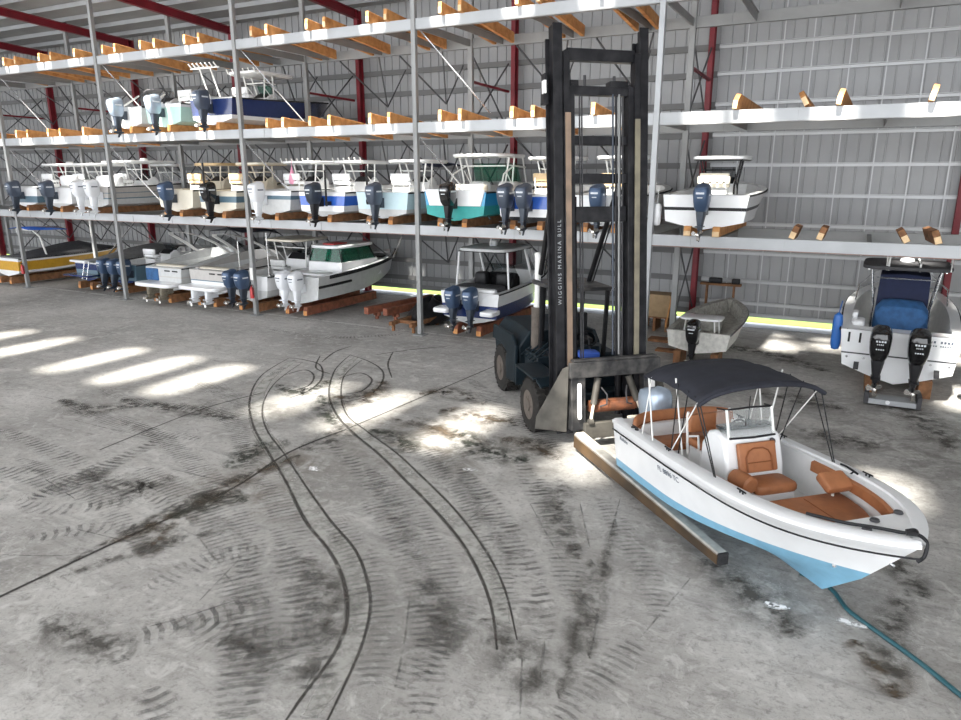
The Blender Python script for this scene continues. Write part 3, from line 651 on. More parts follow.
console(t,2.7,SO,m='cream'); ttop(t,2.6,SO,1.93,1.9,1.5,'cream','cream',gear=False,under='tan'); leaning_post(t,1.3,SO,'tan'); pole(t,-.25,.42,.5,2.0)
t,h=rack_boat('centre_console_boat','pale grey boat with single white outboard on lower tier beside the third rack post',-20.55,1,dict(L=6.6,B=2.35,D=.92),((.55,'lightgrey'),(.62,'slate'),(.75,'slate'),(1,'white')),'lightgrey',(.22,),'eng_white',short='pale grey boat with white outboard')
console(t,2.8,SO); ttop(t,2.6,SO,1.97,2.1,1.7,'white',rods=6,gear=False); leaning_post(t,1.5,SO,'white')
g=MB(); g.revolve([(.0,-.34),(.12,-.3),(.15,-.15),(.11,.05),(.06,.2),(.03,.3),(.02,.36)],(0,0,0),(0,0,1),14); g.tube([(0,0,.34),(0,0,.6)],.01,5)
o=one('boat_fender',g,'pink','pink fender hanging beneath a white t-top on the lower tier','fender'); o.location=(-20.55,22.7,5.65)
t,h=rack_boat('bay_boat','white bay boat with royal blue stripe, dark outboard and black anchor pole beside it',-17.95,1,dict(L=6.5,B=2.35,D=.90),((.3,'white'),(.8,'royal'),(1,'white')),'lightgrey',(0,),'eng_dark',short='blue-striped bay boat')
console(t,2.8,SO); ttop(t,2.6,SO,1.97,2.0,1.6,rods=6,gear=False); leaning_post(t,1.4,SO,'white'); pole(t,-.25,-.42,.4,1.7)
t,h=rack_boat('bay_boat','pale blue boat with navy sunshade forward, grey outboard with tall black pole',-15.2,1,dict(L=6.7,B=2.4,D=.92),((.18,'lightgrey'),(1,'paleblue')),'lightgrey',(0,),'eng_grey',short='pale blue boat')
console(t,2.8,SO); ttop(t,2.5,SO,1.97,2.1,1.7,gear=False); leaning_post(t,1.4,SO,'white'); pole(t,-.25,.45,.5,1.85)
g=MB(); g.loft([[V(4.,-.8,1.95),V(4.,.0,2.08),V(4.,.8,1.95)],[V(5.2,-.7,1.85),V(5.2,0,1.95),V(5.2,.7,1.85)]],cap=False,closed=False); o=g.build('bow_sunshade','navycanvas',t); md=o.modifiers.new('s','SOLIDIFY'); md.thickness=.03
g=MB()
for sy in(-1,1):
    g.tube([(4.3,sy*.9,1.1),(4.,sy*.8,1.95)],.018,6); g.tube([(4.5,sy*.85,1.1),(5.2,sy*.7,1.85)],.018,6)
g.build('sunshade_frame','steel',t)
t,h=rack_boat('dual_console_boat','turquoise and teal boat with white hardtop frame and one gloss black outboard',-12.2,1,dict(L=7.0,B=2.55,D=.97),((.40,'teal'),(.55,'turq'),(1.,'turq')),'teal',(-.0,),'gloss_black',short='turquoise boat')
for sy in(-1,1): g=MB(); rbox(g,(3.0,sy*.62,.85),(.7,.7,.9)); g.build('console','white',t)
g=MB(); rbox(g,(1.1,0,.95),(.5,1.3,.5)); g.build('stern_bench','cream',t); g=MB(); g.prism([V(-.03,-1.0,.5),V(-.03,1.0,.5),V(-.03,1.17,1.05),V(-.03,-1.17,1.05)],(.06,0,0)); g.build('transom_panel','white',t,bevel=.02)
f=ttop(t,2.6,SO,2.14,2.4,2.1,bw=.85,gear=False)
g=MB()
for sy in(-1,1):
    g=MB(); g.tube([(1.4,sy*1.05,1.05),(1.7,sy*1.02,1.55),(2.6,sy*.98,1.85),(3.8,sy*.9,1.8)],.03,8); g.tube([(3.9,sy*.9,1.2),(3.5,sy*.9,2.25)],.03,8); g.build('side_rail','alu',t)
g=MB(); g.loft([[V(3.3,-.95,1.3),V(3.7,-.5,1.3),V(3.7,.5,1.3),V(3.3,.95,1.3)],[V(3.0,-.9,1.95),V(3.3,-.5,1.95),V(3.3,.5,1.95),V(3.,.9,1.95)]],cap=False,closed=False); g.build('windshield','gtint',t)
t,h=rack_boat('centre_console_boat','white boat with bright blue hull stripe, tan console and twin grey outboards',-9.45,1,dict(L=6.8,B=2.35,D=.92),((.35,'white'),(.9,'royal'),(1,'white')),'black',(.62,-.02),'eng_grey',short='blue hulled boat with twin outboards')
console(t,2.6,SO,m='tan'); ttop(t,2.5,SO,2.02,2.,1.7,gear=False); leaning_post(t,1.5,SO,'tan')
t,h=rack_boat('centre_console_boat','white boat with tan seat and blue-grey outboard seen through the forklift mast',-7.0,1,dict(L=6.9,B=2.35,D=.92),((1,'white'),),'lightgrey',(0,),'eng_blue',short='white boat behind the mast')
console(t,2.8,SO); ttop(t,2.5,SO,2.02,2.0,1.7,gear=False); leaning_post(t,1.3,SO,'tan')
t,h=rack_boat('centre_console_boat','white boat with black stripe and black t-top, right of the forklift mast',-3.95,1,dict(L=6.6,B=2.55,D=.97,rise=.3),((.42,'white'),(.54,'black'),(1,'white')),'white',(0,),'eng_blue',short='black striped white boat',bm=('timber','timber_end'),gap=.8)
console(t,2.7,SO,screen='smoke'); ttop(t,2.5,SO,1.97,1.9,1.6,'white','black',rods=0,under='black',gear=False); s=leaning_post(t,1.4,SO,'cream')
g=MB()
for k in range(5): rbox(g,(1.15,lerp(-.4,.4,k/4),1.38),(.12,.14,.22))
g.build('seat_pads','cream',s)
g=MB(); g.revolve([(.0,-.34),(.09,-.31),(.12,-.2),(.12,.2),(.09,.31),(.0,.34)],(0,0,0),(0,0,1),14); g.tube([(0,0,.3),(0,0,.75)],.012,5)
o=one('boat_fender',g,'white','white cylindrical fender hanging at the left side of black striped boat','fender'); o.location=(-5.36,21.6,4.55)
# ---- middle tier
t,h=rack_boat('runabout_boat','small white boat with grab arch and silver-grey outboard, leftmost on the middle tier',-28.45,2,dict(L=5.8,B=2.2,D=.88),((1,'white'),),'white',(0,),'eng_silver',short='leftmost middle-tier boat',bm=('timber','timber'))
console(t,2.3,SO); 
g=MB(); g.tube([(1.2,.9,.95),(1.5,.85,1.55),(1.6,.5,1.75),(1.6,-.5,1.75),(1.5,-.85,1.55),(1.2,-.9,.95)],.05,8); g.build('arch','darkgrey',t)
g=MB()
for sy in(-1,1): g.tube([(.5,sy*.9,.95),(1.4,sy*.86,1.5)],.04,8)
g.build('arch_leg','alu',t)
t,h=rack_boat('runabout_boat','mint green and white boat with pale outboard, second on the middle tier',-26.1,2,dict(L=6.2,B=2.3,D=.92),((.8,'mint'),(1,'white')),'mint',(0,),'eng_silver',short='mint green boat',bm=('timber','timber'))
console(t,2.5,SO); leaning_post(t,1.4,SO,'white'); g=MB(); g.tube([(1.6,-.9,1.),(1.6,-.8,1.4),(1.6,.8,1.4),(1.6,.9,1.)],.03,7); rbox(g,(2.2,0,1.3),(.9,1.5,.16)); g.build('sun_pad','white',t)
t,h=rack_boat('centre_console_boat','white and deep navy boat with t-top and grey outboard, rightmost on the middle tier',-23.3,2,dict(L=7.2,B=2.5,D=1.02,rise=.4),((.18,'white'),(.95,'navy'),(1,'white')),'white',(0,),'eng_grey',short='navy hulled middle-tier boat',bm=('timber','timber'))
console(t,3.,SO,screen='gtint'); ttop(t,2.9,SO,2.12,2.4,1.8,rods=6); leaning_post(t,1.8,SO,'white'); stern_seat(t,h,SO)
g=MB()
for k in range(7): g.tube([(.3+.0*k,lerp(-.7,.7,k/6)+.5,2.2),(.12,lerp(-.7,.7,k/6)+.5,2.36)],.03,6)
g.tube([(.3,-.3,2.2),(.3,1.3,2.2)],.03,6); g.tube([(.9,.3,.9),(.4,.3,2.2)],.03,6); g.tube([(.9,.9,.9),(.4,.9,2.2)],.03,6); g.build('rod_rack','alu',t)

# ---- boats on the ground tier
GY=21.5
t,h=rack_boat('ski_boat','yellow ski boat under a dark grey cover on the ground at the left edge',-39.6,0,dict(L=6.6,B=2.4,D=.95,rise=.05),((.15,'white'),(.8,'yellow'),(1,'white')),'white',(),short='yellow ski boat',y=GY,z=.5)
g=MB(); rg=[]
for i in range(9):
    x=lerp(.4,6.4,i/8); w=h.sy(x); z=h.sz(x)+.03; k=.55*math.sin(min(1,i/5)*PI*.5)*(1 if i<6 else (8-i)/3*.8+.05)
    rg.append([V(x,-w,z),V(x,-w*.6,z+k*.6),V(x,0,z+k),V(x,w*.6,z+k*.6),V(x,w,z)])
g.loft(rg,cap=False,closed=False); o=g.build('boat_cover','darkgrey',t); md=o.modifiers.new('s','SOLIDIFY'); md.thickness=.03
g=MB(); g.tube([(1.6,-1.,1.),(1.4,-.95,2.),(1.2,-.7,2.35),(1.2,.7,2.35),(1.4,.95,2.),(1.6,1.,1.)],.05,8); g.build('wake_tower','alu',t)
g=MB(); g.loft([[V(.9,-.9,2.4),V(.9,0,2.52),V(.9,.9,2.4)],[V(3.,-.9,2.3),V(3.,0,2.45),V(3.,.9,2.3)]],cap=False,closed=False); o=g.build('bimini_top','royal',t); md=o.modifiers.new('s','SOLIDIFY'); md.thickness=.03
t,h=rack_boat('bowrider_boat','white boat with navy stern, ladder and grey fabric cover on the ground tier',-34.1,0,dict(L=5.6,B=1.9,D=.95),((.5,'slate'),(.9,'navy'),(1,'white')),'navy',(),short='navy sterned boat with ladder',y=22.3)
g=MB(); rg=[]
for i in range(9):
    x=lerp(.5,6.2,i/8); w=h.sy(x); z=h.sz(x)+.03; k=.45*math.sin(min(1,i/4)*PI*.5)*(1 if i<6 else (8-i)/3*.8+.05)
    rg.append([V(x,-w,z),V(x,-w*.6,z+k*.6),V(x,0,z+k),V(x,w*.6,z+k*.6),V(x,w,z)])
g.loft(rg,cap=False,closed=False); o=g.build('boat_cover','midgrey',t); md=o.modifiers.new('s','SOLIDIFY'); md.thickness=.03
g=MB(); g.box((-.3,0,.35),(.7,2.0,.08)); g.build('swim_platform','navy',t,bevel=.03)
g=MB(); 
for sy in(-.8,-.45): g.tube([(-.6,sy,.2),(-.35,sy,1.05)],.02,6)
for k in range(4): g.tube([(-.58+.075*k,-.8,.3+.22*k),(-.58+.075*k,-.45,.3+.22*k)],.02,6)
g.build('ladder','steel',t); g=MB(); rbox(g,(-.2,.2,1.02),(.3,1.3,.1)); g.build('stern_rail','white',t)
t,h=rack_boat('centre_console_boat','low white boat with three dusk blue outboards, next to second rack post on the ground',-31.5,0,dict(L=6.2,B=2.2,D=.98),((1,'slate'),),'navy',(-.74,0,.74),'eng_blue',short='triple outboard boat',y=22.4,tilt=.12)
console(t,2.8,SO); leaning_post(t,1.8,SO,'white')
def cruiser(x,label,short,hull='white',plat='white',drive='drive',bands=None,cover=None,archm='alu',y=GY,L=7.6):
    t,h=rack_boat('cabin_cruiser',label,x,0,dict(L=L,B=2.48,D=1.12,rise=.35),bands or ((.5,hull),(.56,'greige'),(1,hull)),'lightgrey',(),short=short,y=y,z=.55,liner=dict(xe=.6,sole=.55))
    g=MB(); rbox(g,(-.35,0,.42),(.95,2.3,.16),n=24,e=5); g.build('swim_platform',plat,t)
    for sy in(-.42,.42):
        g=MB(); g.loft([sring((-.4,sy),.2,.13,.30,12),sring((-.45,sy),.17,.09,.0,12),sring((-.45,sy),.13,.05,-.25,12)]); g.revolve([(.0,.28),(.06,.2),(.07,-.05),(.04,-.3)],(-.45,sy,-.2),(1,0,0),10); g.box((-.48,sy,-.05),(.4,.22,.03)); g.box((-.2,sy,.1),(.4,.2,.2))
        d=g.build('stern_drive',drive,t)
        g=MB()
        for k in range(3):
            a=k*2*PI/3; q=V(0,math.cos(a),math.sin(a)); g.prism([V(-.72,sy,-.2)+q*.03+V(0,-q.z,q.y)*.03,V(-.75,sy,-.2)+q*.17+V(0,-q.z,q.y)*.06,V(-.75,sy,-.2)+q*.17-V(0,-q.z,q.y)*.06,V(-.72,sy,-.2)+q*.03-V(0,-q.z,q.y)*.03],(.015,0,0))
        g.build('propeller','prop',d)
    # raised cabin trunk
    g=MB(); rg=[]
    for x_,k,wf in((3.6,.55,.80),(4.2,.5,.78),(5.2,.36,.72),(6.2,.2,.55),(6.9,.04,.2)):
        w=max(.1,h.sy(x_)*wf); z=h.sz(x_); rg.append([V(x_,-w,z-.02),V(x_,-w*.85,z+k*.8),V(x_,0,z+k),V(x_,w*.85,z+k*.8),V(x_,w,z-.02)])
    g.loft(rg,cap=True,closed=False); g.add(rg[0],[(0,1,2,3,4)]); g.build('cabin_trunk',hull,t)
    for sy in(-1,1):
        g=MB(); g.loft([[V(x_,sy*(h.sy(x_)-.03),h.sz(x_)),V(x_,sy*(h.sy(x_)-.08),h.sz(x_)+k),V(x_,sy*(h.sy(x_)-.2),h.sz(x_)+k),V(x_,sy*(h.sy(x_)-.2),h.sz(x_))] for x_,k in((.3,.05),(1.0,.14),(2.2,.30),(3.4,.42),(4.2,.3))]); g.build('coaming',hull,t)
    g=MB(); g.loft([[V(3.3,-1.05,1.6),V(4.3,-.7,1.75),V(4.5,0,1.78),V(4.3,.7,1.75),V(3.3,1.05,1.6)],[V(2.7,-.98,2.1),V(3.5,-.62,2.25),V(3.7,0,2.28),V(3.5,.62,2.25),V(2.7,.98,2.1)]],cap=False,closed=False); g.build('windshield','smoke',t)
    g=MB(); 
    g.loft([[V(x0,sy*1.0+dy,z0) for x0,dy,z0 in((xa-.10,-.05,za),(xa+.10,-.05,za),(xa+.10,.05,za),(xa-.10,.05,za))] for sy,xa,za in((1.12,3.0,1.5),(1.08,2.2,2.05),(.95,1.4,2.45),(.6,1.1,2.58),(0,1.05,2.62),(-.6,1.1,2.58),(-.95,1.4,2.45),(-1.08,2.2,2.05),(-1.12,3.0,1.5))]); g.build('radar_arch',archm,t)
    g=MB(); rbox(g,(.55,0,.95),(.5,2.0,.5)); g.build('stern_bench',cover or 'cream',t)
    g=MB()
    for k in range(2): g.box((-.005,-.55+.5*k-.2,.98),(.02,.34,.06))
    g.build('transom_vent','black',t)
    g=MB(); g.box((5.0,-(h.sy(5.)*.64),h.sz(5.)+.2),(.5,.03,.13)); g.build('cabin_window','black',t)
    return t,h
t,h=cruiser(-27.4,'white cabin cruiser with blue stern cover and brown fouled twin drives on the ground tier','blue covered cruiser','lightgrey')
g=MB(); rbox(g,(.05,.75,.78),(.2,.85,.55)); g.build('stern_cover','bluecanvas',t)
t,h=cruiser(-24.8,'grey-white cabin cruiser with swept arch, dark sunshade and white twin stern drives','arched cabin cruiser','greige','white','eng_white',bands=((.45,'white'),(.5,'slate'),(1,'greige')),y=GY+.2)
g=MB(); g.loft([[V(1.2,-1.,2.72),V(1.2,0,2.86),V(1.2,1.,2.72)],[V(3.2,-1.,2.66),V(3.2,0,2.8),V(3.2,1.,2.66)],[V(3.5,-.95,2.52),V(3.5,0,2.64),V(3.5,.95,2.52)]],cap=False,closed=False); o=g.build('bimini_top','canvas',t); md=o.modifiers.new('s','SOLIDIFY'); md.thickness=.03
t,h=rack_boat('walkaround_boat','grey-white boat with hardtop and twin dusk blue outboards left of the red extinguisher post',-22.38,0,dict(L=7.2,B=2.08,D=1.1,rise=.4),((.3,'lightgrey'),(1,'white')),'lightgrey',(.66,.0),'eng_blue',short='hardtop boat with blue outboards',y=GY+.25,liner=dict(xe=.7))
console(t,3.2,SO,w=1.3,hgt=1.3); ttop(t,3.,SO,2.35,2.4,2.0,'cream','alu',under='darkgrey',gear=False,bw=.8); leaning_post(t,1.9,SO,'lightgrey')
pole(t,.15,-.95,1.,2.9,'steel',.02); pole(t,.15,.7,1.,2.5,'steel',.02)
# pilothouse
t,h=rack_boat('pilothouse_boat','white pilothouse boat with green tinted windows, black rub strakes and twin white outboards',-20.0,0,dict(L=7.,B=2.4,D=1.15,rise=.5,be=2.6),((1,'lightgrey'),),'lightgrey',(.33,-.33),'eng_white',short='pilothouse boat',y=22.0,z=.55,bm=('redtimber','timber'),liner=dict(xe=.9,sole=.6))
for c_ in t.children:
    if c_.name.startswith('rub_rail'): bpy.data.objects.remove(c_)
g=MB()
for sd in(1,-1):
    g.tube([V(p.x,sd*(p.y+.02),p.z-.06) for p in[h.sh(1-(1-i/16)**1.5) for i in range(1,17)]],.075,8); g.tube([V(p.x,sd*(p.y+.03),p.z) for p in[h.side(i*.03,.55) for i in range(0,11)]],.055,8)
g.build('rub_strake','rubber',t)
g=MB(); g.loft([[V(x_,y_,.75) for x_,y_ in((1.7,-.92),(4.7,-.85),(5.0,-.5),(5.0,.5),(4.7,.85),(1.7,.92))],[V(x_,y_,1.55) for x_,y_ in((1.75,-.9),(4.4,-.82),(4.75,-.48),(4.75,.48),(4.4,.82),(1.75,.9))]]); cab=g.build('cabin','white',t,bevel=.03)
g=MB(); g.loft([[V(x_,y_,1.56) for x_,y_ in((1.8,-.87),(4.35,-.8),(4.7,-.46),(4.7,.46),(4.35,.8),(1.8,.87))],[V(x_,y_,2.12) for x_,y_ in((1.9,-.8),(3.9,-.74),(4.25,-.42),(4.25,.42),(3.9,.74),(1.9,.8))]]); g.build('tinted_windows','gtint',cab)
g=MB()
for x_,y_ in((1.82,.86),(1.82,-.86),(3.1,-.84),(3.1,.84),(4.25,.80),(4.25,-.80)): g.tube([(x_,y_,1.55),(x_-(.05 if x_<4 else .35),y_*.93,2.13)],.035,6)
g.build('window_pillar','black',cab)
g=MB(); rbox(g,(3.0,0,2.18),(2.7,1.75,.13),n=24); g.build('cabin_roof','white',cab); g=MB(); g.box((2.5,0,2.27),(.9,.6,.05)); g.build('roof_hatch','redpaint',cab)
g=MB(); rbox(g,(1.0,0,.95),(.9,1.7,.55)); g.build('stern_bench','white',t)
g=MB(); g.box((5.7,0,1.45),(.9,1.0,.1)); g.build('bow_cushion','black',t,bevel=.03)
# hardtop boat by the mast
t,h=rack_boat('walkaround_boat','white over navy hardtop boat with twin dusk blue outboards on ground, left of forklift',-11.95,0,dict(L=6.6,B=2.5,D=1.15,rise=.45,be=2.6),((.5,'navy'),(1,'white')),'lightgrey',(.42,-.28),'eng_blue',short='white over navy boat',y=21.9,z=.5,bm=('redtimber','timber'),liner=dict(xe=.72,sole=.6))
g=MB(); rbox(g,(-.25,.9,.52),(.7,.62,.16)); g.build('swim_platform','white',t); g=MB(); rbox(g,(-.25,-.95,.52),(.7,.55,.16)); g.build('swim_platform','white',t)
g=MB(); rbox(g,(.25,0,1.0),(.3,1.9,.55)); g.build('transom_locker','white',t); g=MB(); rbox(g,(.85,0,1.12),(.9,1.8,.35)); g.build('stern_cushion','darkgrey',t)
console(t,2.7,.6,w=1.2,hgt=.95,m='black')
for sy in(-1,1): g=MB(); rbox(g,(1.9,sy*.45,1.35),(.5,.5,.6)); g.build('helm_seat','black',t)
g=MB(); rbox(g,(2.1,0,2.56),(2.6,2.1,.10),n=24); rf=g.build('hardtop','lightgrey',t); g=MB(); g.box((2.1,0,2.49),(2.4,1.9,.03)); g.build('roof_lining','black',rf)
g=MB()
for sy in(-1,1):
    g=MB(); g.tube([(1.0,sy*1.08,1.2),(1.05,sy*.98,2.5)],.04,8); g.build('hardtop_post','white',rf)
    g=MB(); g.beam((3.2,sy*1.02,1.3),(2.6,sy*.98,2.5),.06,.09); g.build('hardtop_post','white',rf)
    g=MB(); g.beam((4.4,sy*.8,1.45),(3.3,sy*.92,2.5),.05,.07); g.build('hardtop_post','white',rf)
g=MB(); g.loft([[V(3.1,-1.05,1.35),V(4.2,-.75,1.5),V(4.5,0,1.52),V(4.2,.75,1.5),V(3.1,1.05,1.35)],[V(2.6,-1.,2.48),V(3.1,-.75,2.5),V(3.25,0,2.5),V(3.1,.75,2.5),V(2.6,1.,2.48)]],cap=False,closed=False); g.build('windshield','smoke',t)
g=MB(); g.revolve([(0,0),(.16,0),(.17,.1),(.12,.2),(0,.22)],(2.1,.1,2.62),(0,0,1),14); g.tube([(1.9,.1,2.6),(1.9,.1,3.)],.02,6); g.build('radar_dome','white',rf)
g=MB(); g.add([(4.6,0,0)],[]) if False else None

# empty ground slot: loose timbers, tarp
for k,(x0,y0,x1,y1) in enumerate([(-17.05,22.6,-16.4,26.6),(-16.2,22.7,-15.6,26.6)]):
    g=MB(); g.beam((x0,y0,.42),(x1,y1,.42),.24,.28); g.beam((x0+.1,y0+.6,.14),(x0+.1,y0+.6,.28),.12,.3); g.beam((x1,y1-.6,.14),(x1,y1-.6,.28),.12,.3); g.box((x0+.09,y0+.6,.14),(.12,.12,.28)); g.box((x1-.07,y1-.6,.14),(.12,.12,.28))
    one('bunk_timber',g,'redtimber',['left reddish empty timber bunk beam on the ground beside the pilothouse boat','right reddish empty timber bunk beam on the ground nearer the black tarp heap'][k],'timber bunk','empty ground bunks',bevel=.01)
def heap(name,c,rx,ry,hh,m,label,cat,seed,group=None):
    rnd=random.Random(seed); g=MB(); n=26; rings=[]
    for k in range(7):
        f=k/6; r=math.cos(f*PI/2)**.7; ring=[]
        for q in range(n):
            a=q*2*PI/n; w=1+.16*math.sin(3*a+seed+k)+.12*math.sin(7*a+k*1.7)+rnd.uniform(-.07,.07)
            ring.append(V(c[0]+rx*r*w*math.cos(a),c[1]+ry*r*w*math.sin(a),max(.01,hh*math.sin(f*PI/2)*(1+.15*math.sin(5*a+k)))))
        rings.append(ring)
    g.loft(rings); return one(name,g,m,label,cat,group,sub=1,angle=180)
heap('tarp_heap',(-14.7,23.9),.8,1.5,.95,'black','crumpled black tarp heap on the ground just left of navy hardtop boat','tarp',3)
g=MB(); 
for sx in(-.45,.45): g.box((-14.6+sx,22.5,.3),(.14,2.2,.14)); g.box((-14.6+sx,21.6,.12),(.1,.1,.24)); g.box((-14.6+sx,23.3,.12),(.1,.1,.24))
g.box((-14.6,22.,.3),(1.0,.14,.12)); g.box((-14.6,23.1,.3),(1.0,.14,.12)); one('timber_cradle',g,'oldtimber','low brown timber cradle in front of the black tarp heap','cradle',bevel=.01)
# odds and ends by the back wall behind the mast
t=thing('wooden_crate','tan wooden crate on a low pallet by the back wall, behind mast right side','crate',(-6.35,26.6,.0)); g=MB(); g.box((0,0,.95),(1.1,.8,.85)); g.build('crate_body','cardboard',t,bevel=.02); g=MB()
for dx in(-.45,0,.45): g.box((dx,0,.26),(.1,.9,.52))
g.box((0,0,.51),(1.3,.9,.04)); g.build('pallet','oldtimber',t); g=MB(); g.beam((.45,-.5,.2),(.6,-.45,1.4),.05,.05); g.build('handle','timber',t)
g=MB(); g.box((-4.4,28.3,1.62),(1.5,.3,.08)); g.box((-4.9,28.3,.79),(.06,.25,1.58)); g.box((-3.9,28.3,.79),(.06,.25,1.58)); one('wall_shelf',g,'oldtimber','narrow brown bench against the back wall behind the old skiff','bench')
for k,(x_,w_) in enumerate(((-4.6,.5),(-3.85,.3))):
    g=MB(); rbox(g,(x_,28.3,1.76),(w_,.22,.2)); one('tool_bag',g,'black',['long dark bag on narrow bench at back wall','short black bag right end of narrow bench at back wall'][k],'bag')

# ------------------------------------------------------------------ old skiff on the floor at right
t=thing('skiff','weathered white skiff with black outboard on low stands, right of the forklift','boat',(-3.9,21.6,.42),PI/2-.02)
h=Hull(L=5.6,B=2.0,D=.66,rise=.22,be=3.0,bs=.3,cz=.25,cb=.6)
hull_mesh(h,[(1,'oldwhite')],'oldwhite',t); liner_mesh(h,t,.1,.94,.16,.40,('wornfloor','wornfloor')); outboard(t,0.05,.5,'gloss_black',s=.9)
g=MB()
for sx in(.15,.85):
    for sy in(-.42,.42): g.tube([(sx,sy*1.15,.42),(sx+.05,sy,1.0)],.022,6)
g.build('platform_leg','alu',t); g=MB(); rbox(g,(.5,0,1.03),(.85,1.25,.06),n=24); g.build('poling_platform','white',t)
g=MB(); rbox(g,(1.7,0,.6),(.6,.8,.4)); g.build('centre_seat','wornfloor',t); rub_rail(h,t,'midgrey',.025)
for k,sd in enumerate((-1,1)):
    g=MB(); g.box((-3.9+sd*.55,21.9,.24),(.22,.9,.46)); one('stand_block',g,'oldtimber',['left brown block stand under weathered skiff stern','right brown block stand under weathered skiff stern'][k],'stand','skiff stands',bevel=.01)
g=MB(); g.box((-3.85,21.25,.05),(1.35,.45,.1)); g.box((-3.85,21.05,.13),(1.3,.05,.08)); one('steel_tray',g,'galvdull','flat grey steel tray on the floor under the skiff motor','tray',bevel=.01)
for k,(x_,y_,z_,w_,d_,h_) in enumerate([(-5.3,24.6,.05,1.6,.5,.1),(-5.1,23.2,.03,.8,.4,.06)]):
    g=MB(); g.box((x_,y_,z_),(w_,d_,h_)); one('loose_board',g,'oldtimber',['long brown board on floor left of the weathered skiff','short dark board on floor nearest the left of weathered skiff'][k],'board')

# ------------------------------------------------------------------ big white boat at right
t=thing('fishing_boat','big white boat with twin black outboards and blue console cover at the right edge','boat',(1.3,20.6,.42),PI/2-.03)
h=Hull(L=8.2,B=2.9,D=1.35,rise=.45,cz=.30)
hull_mesh(h,[(.32,'white'),(.36,'darkgrey'),(1,'white')],'white',t,n=18); liner_mesh(h,t,.5,.84,.24,.55,('white','liner'),n=18); rub_rail(h,t,'rubber',.03)
for y_ in(.42,-.42):
    e=outboard(t,y_,.82,'gloss_black',x=-.45,s=1.12,decal=False)
    g=MB()
    for zz_,w_ in((.40,.24),(.33,.16),(.22,.20)):
        for q in range(4): g.box((-.45-.415,y_-w_/2+q*w_/4+.02,.82+zz_*1.12),(.012,w_/4-.02,.045 if zz_>.38 else .03))
    g.build('decal_lettering','decal',e)
g=MB()
for dx in(.0,):
    for k in range(3): g=MB(); g.box((-.012,1.15-.26*k,1.15),(.02,.05,.26)); g.build('rod_slot','black',t)
g=MB()
for k,(yy,zz_,w_) in enumerate(((-.95,1.22,.52),(-.93,1.12,.46))):
    n_=7 if k==0 else 9
    for q in range(n_):
        if (q*5+k)%6!=4: g.box((-.012,yy+w_/2-q*w_/n_,zz_),(.012,w_/n_*.62,.055 if k==0 else .03))
g.build('transom_lettering','inkgrey',t)
g=MB()
for sy in(1,-1): g.beam((-.03,sy*.9,.50),(-.28,sy*.9,.36),.12,.02)
g.build('trim_tab','darkgrey',t)
g=MB()
for sy in(1.15,.75,-.75,-1.15): g.revolve([(.0,0),(.035,0),(.03,.02)],(-.0,sy,.62),(-1,0,0),10)
g.build('through_hull','steel',t)
g=MB(); rg=[]
for x_,w_,za,zb in((1.75,.62,.6,1.3),(1.9,.70,.6,1.75),(2.3,.70,.6,1.85),(2.5,.68,.6,1.9)):
    rg.append([V(x_,-w_*1.08,za),V(x_,-w_,zb),V(x_,-w_*.5,zb+.04),V(x_,w_*.5,zb+.04),V(x_,w_,zb),V(x_,w_*1.08,za)])
g.loft(rg,closed=True); g.build('seat_cover','bluecanvas',t,sub=1)
g=MB(); rg=[]
for x_,w_,zb in((2.6,.62,2.2),(2.75,.62,2.5),(3.5,.60,2.55),(4.2,.55,1.7)):
    rg.append([V(x_,-w_*1.1,.6),V(x_,-w_,zb),V(x_,0,zb+.05),V(x_,w_,zb),V(x_,w_*1.1,.6)])
g.loft(rg,closed=True); g.build('console_cover','navycanvas',t)
f=ttop(t,3.1,.55,2.72,2.4,2.2,'darkgrey','steel',gear=True,bw=.72)
g=MB()
for sy in(.5,-.3): g.tube([(2.0,sy,2.72),(2.1,sy,2.92),(4.1,sy,2.9),(4.25,sy,2.74)],.025,6)
g.tube([(1.9,-1.,2.78),(2.6,-1.05,3.2),(2.9,-1.05,2.86)],.02,6); g.tube([(2.0,.45,2.72),(1.9,.45,3.1)],.025,6); g.build('roof_rail','alu',f)
g=MB(); g.tube([(3.9,1.2,1.55),(4.1,1.15,2.0),(6.4,.75,2.2),(7.4,.2,2.2)],.022,6); g.build('bow_rail','steel',t); g=MB(); g.tube([(3.9,-1.2,1.55),(4.1,-1.15,2.0),(6.4,-.75,2.2),(7.4,-.2,2.2)],.022,6); g.build('bow_rail','steel',t)
g=MB(); rbox(g,(1.15,1.0,1.2),(.7,.35,.5)); rbox(g,(1.6,1.1,1.5),(.5,.16,.16)); g.build('side_bolster','white',t)
g=MB(); g.revolve([(.0,-.5),(.10,-.46),(.125,-.3),(.125,.3),(.10,.46),(.03,.52),(.0,.55)],(0,0,0),(0,0,1),16); g.tube([(0,0,.5),(.05,0,.85)],.012,5)
o=one('boat_fender',g,'bluevinyl','blue fender hanging on left side of the big white boat','fender'); o.location=(-.16,21.0,1.6)
g=MB(); g.revolve([(.0,-.34),(.1,-.3),(.13,-.15),(.13,.15),(.1,.3),(.0,.34)],(0,0,0),(0,0,1),14); g.tube([(0,0,.3),(-.05,0,.6)],.012,5)
o=one('boat_fender',g,'paleblue','pale blue fender beside right flank of the big white boat','fender'); o.location=(2.95,21.2,.75)
for k,sd in enumerate((-1,1)):
    g=MB(); g.box((1.45+sd*.62,23.2,.24),(.3,4.2,.48)); one('stand_block',g,'oldtimber',['left long timber block beneath the big white boat','right long timber block beneath the big white boat'][k],'stand','blocks under the big white boat',bevel=.01)
t=thing('motor_dolly','low steel dolly on the floor under the twin black outboards','dolly',(1.3,20.1,0))
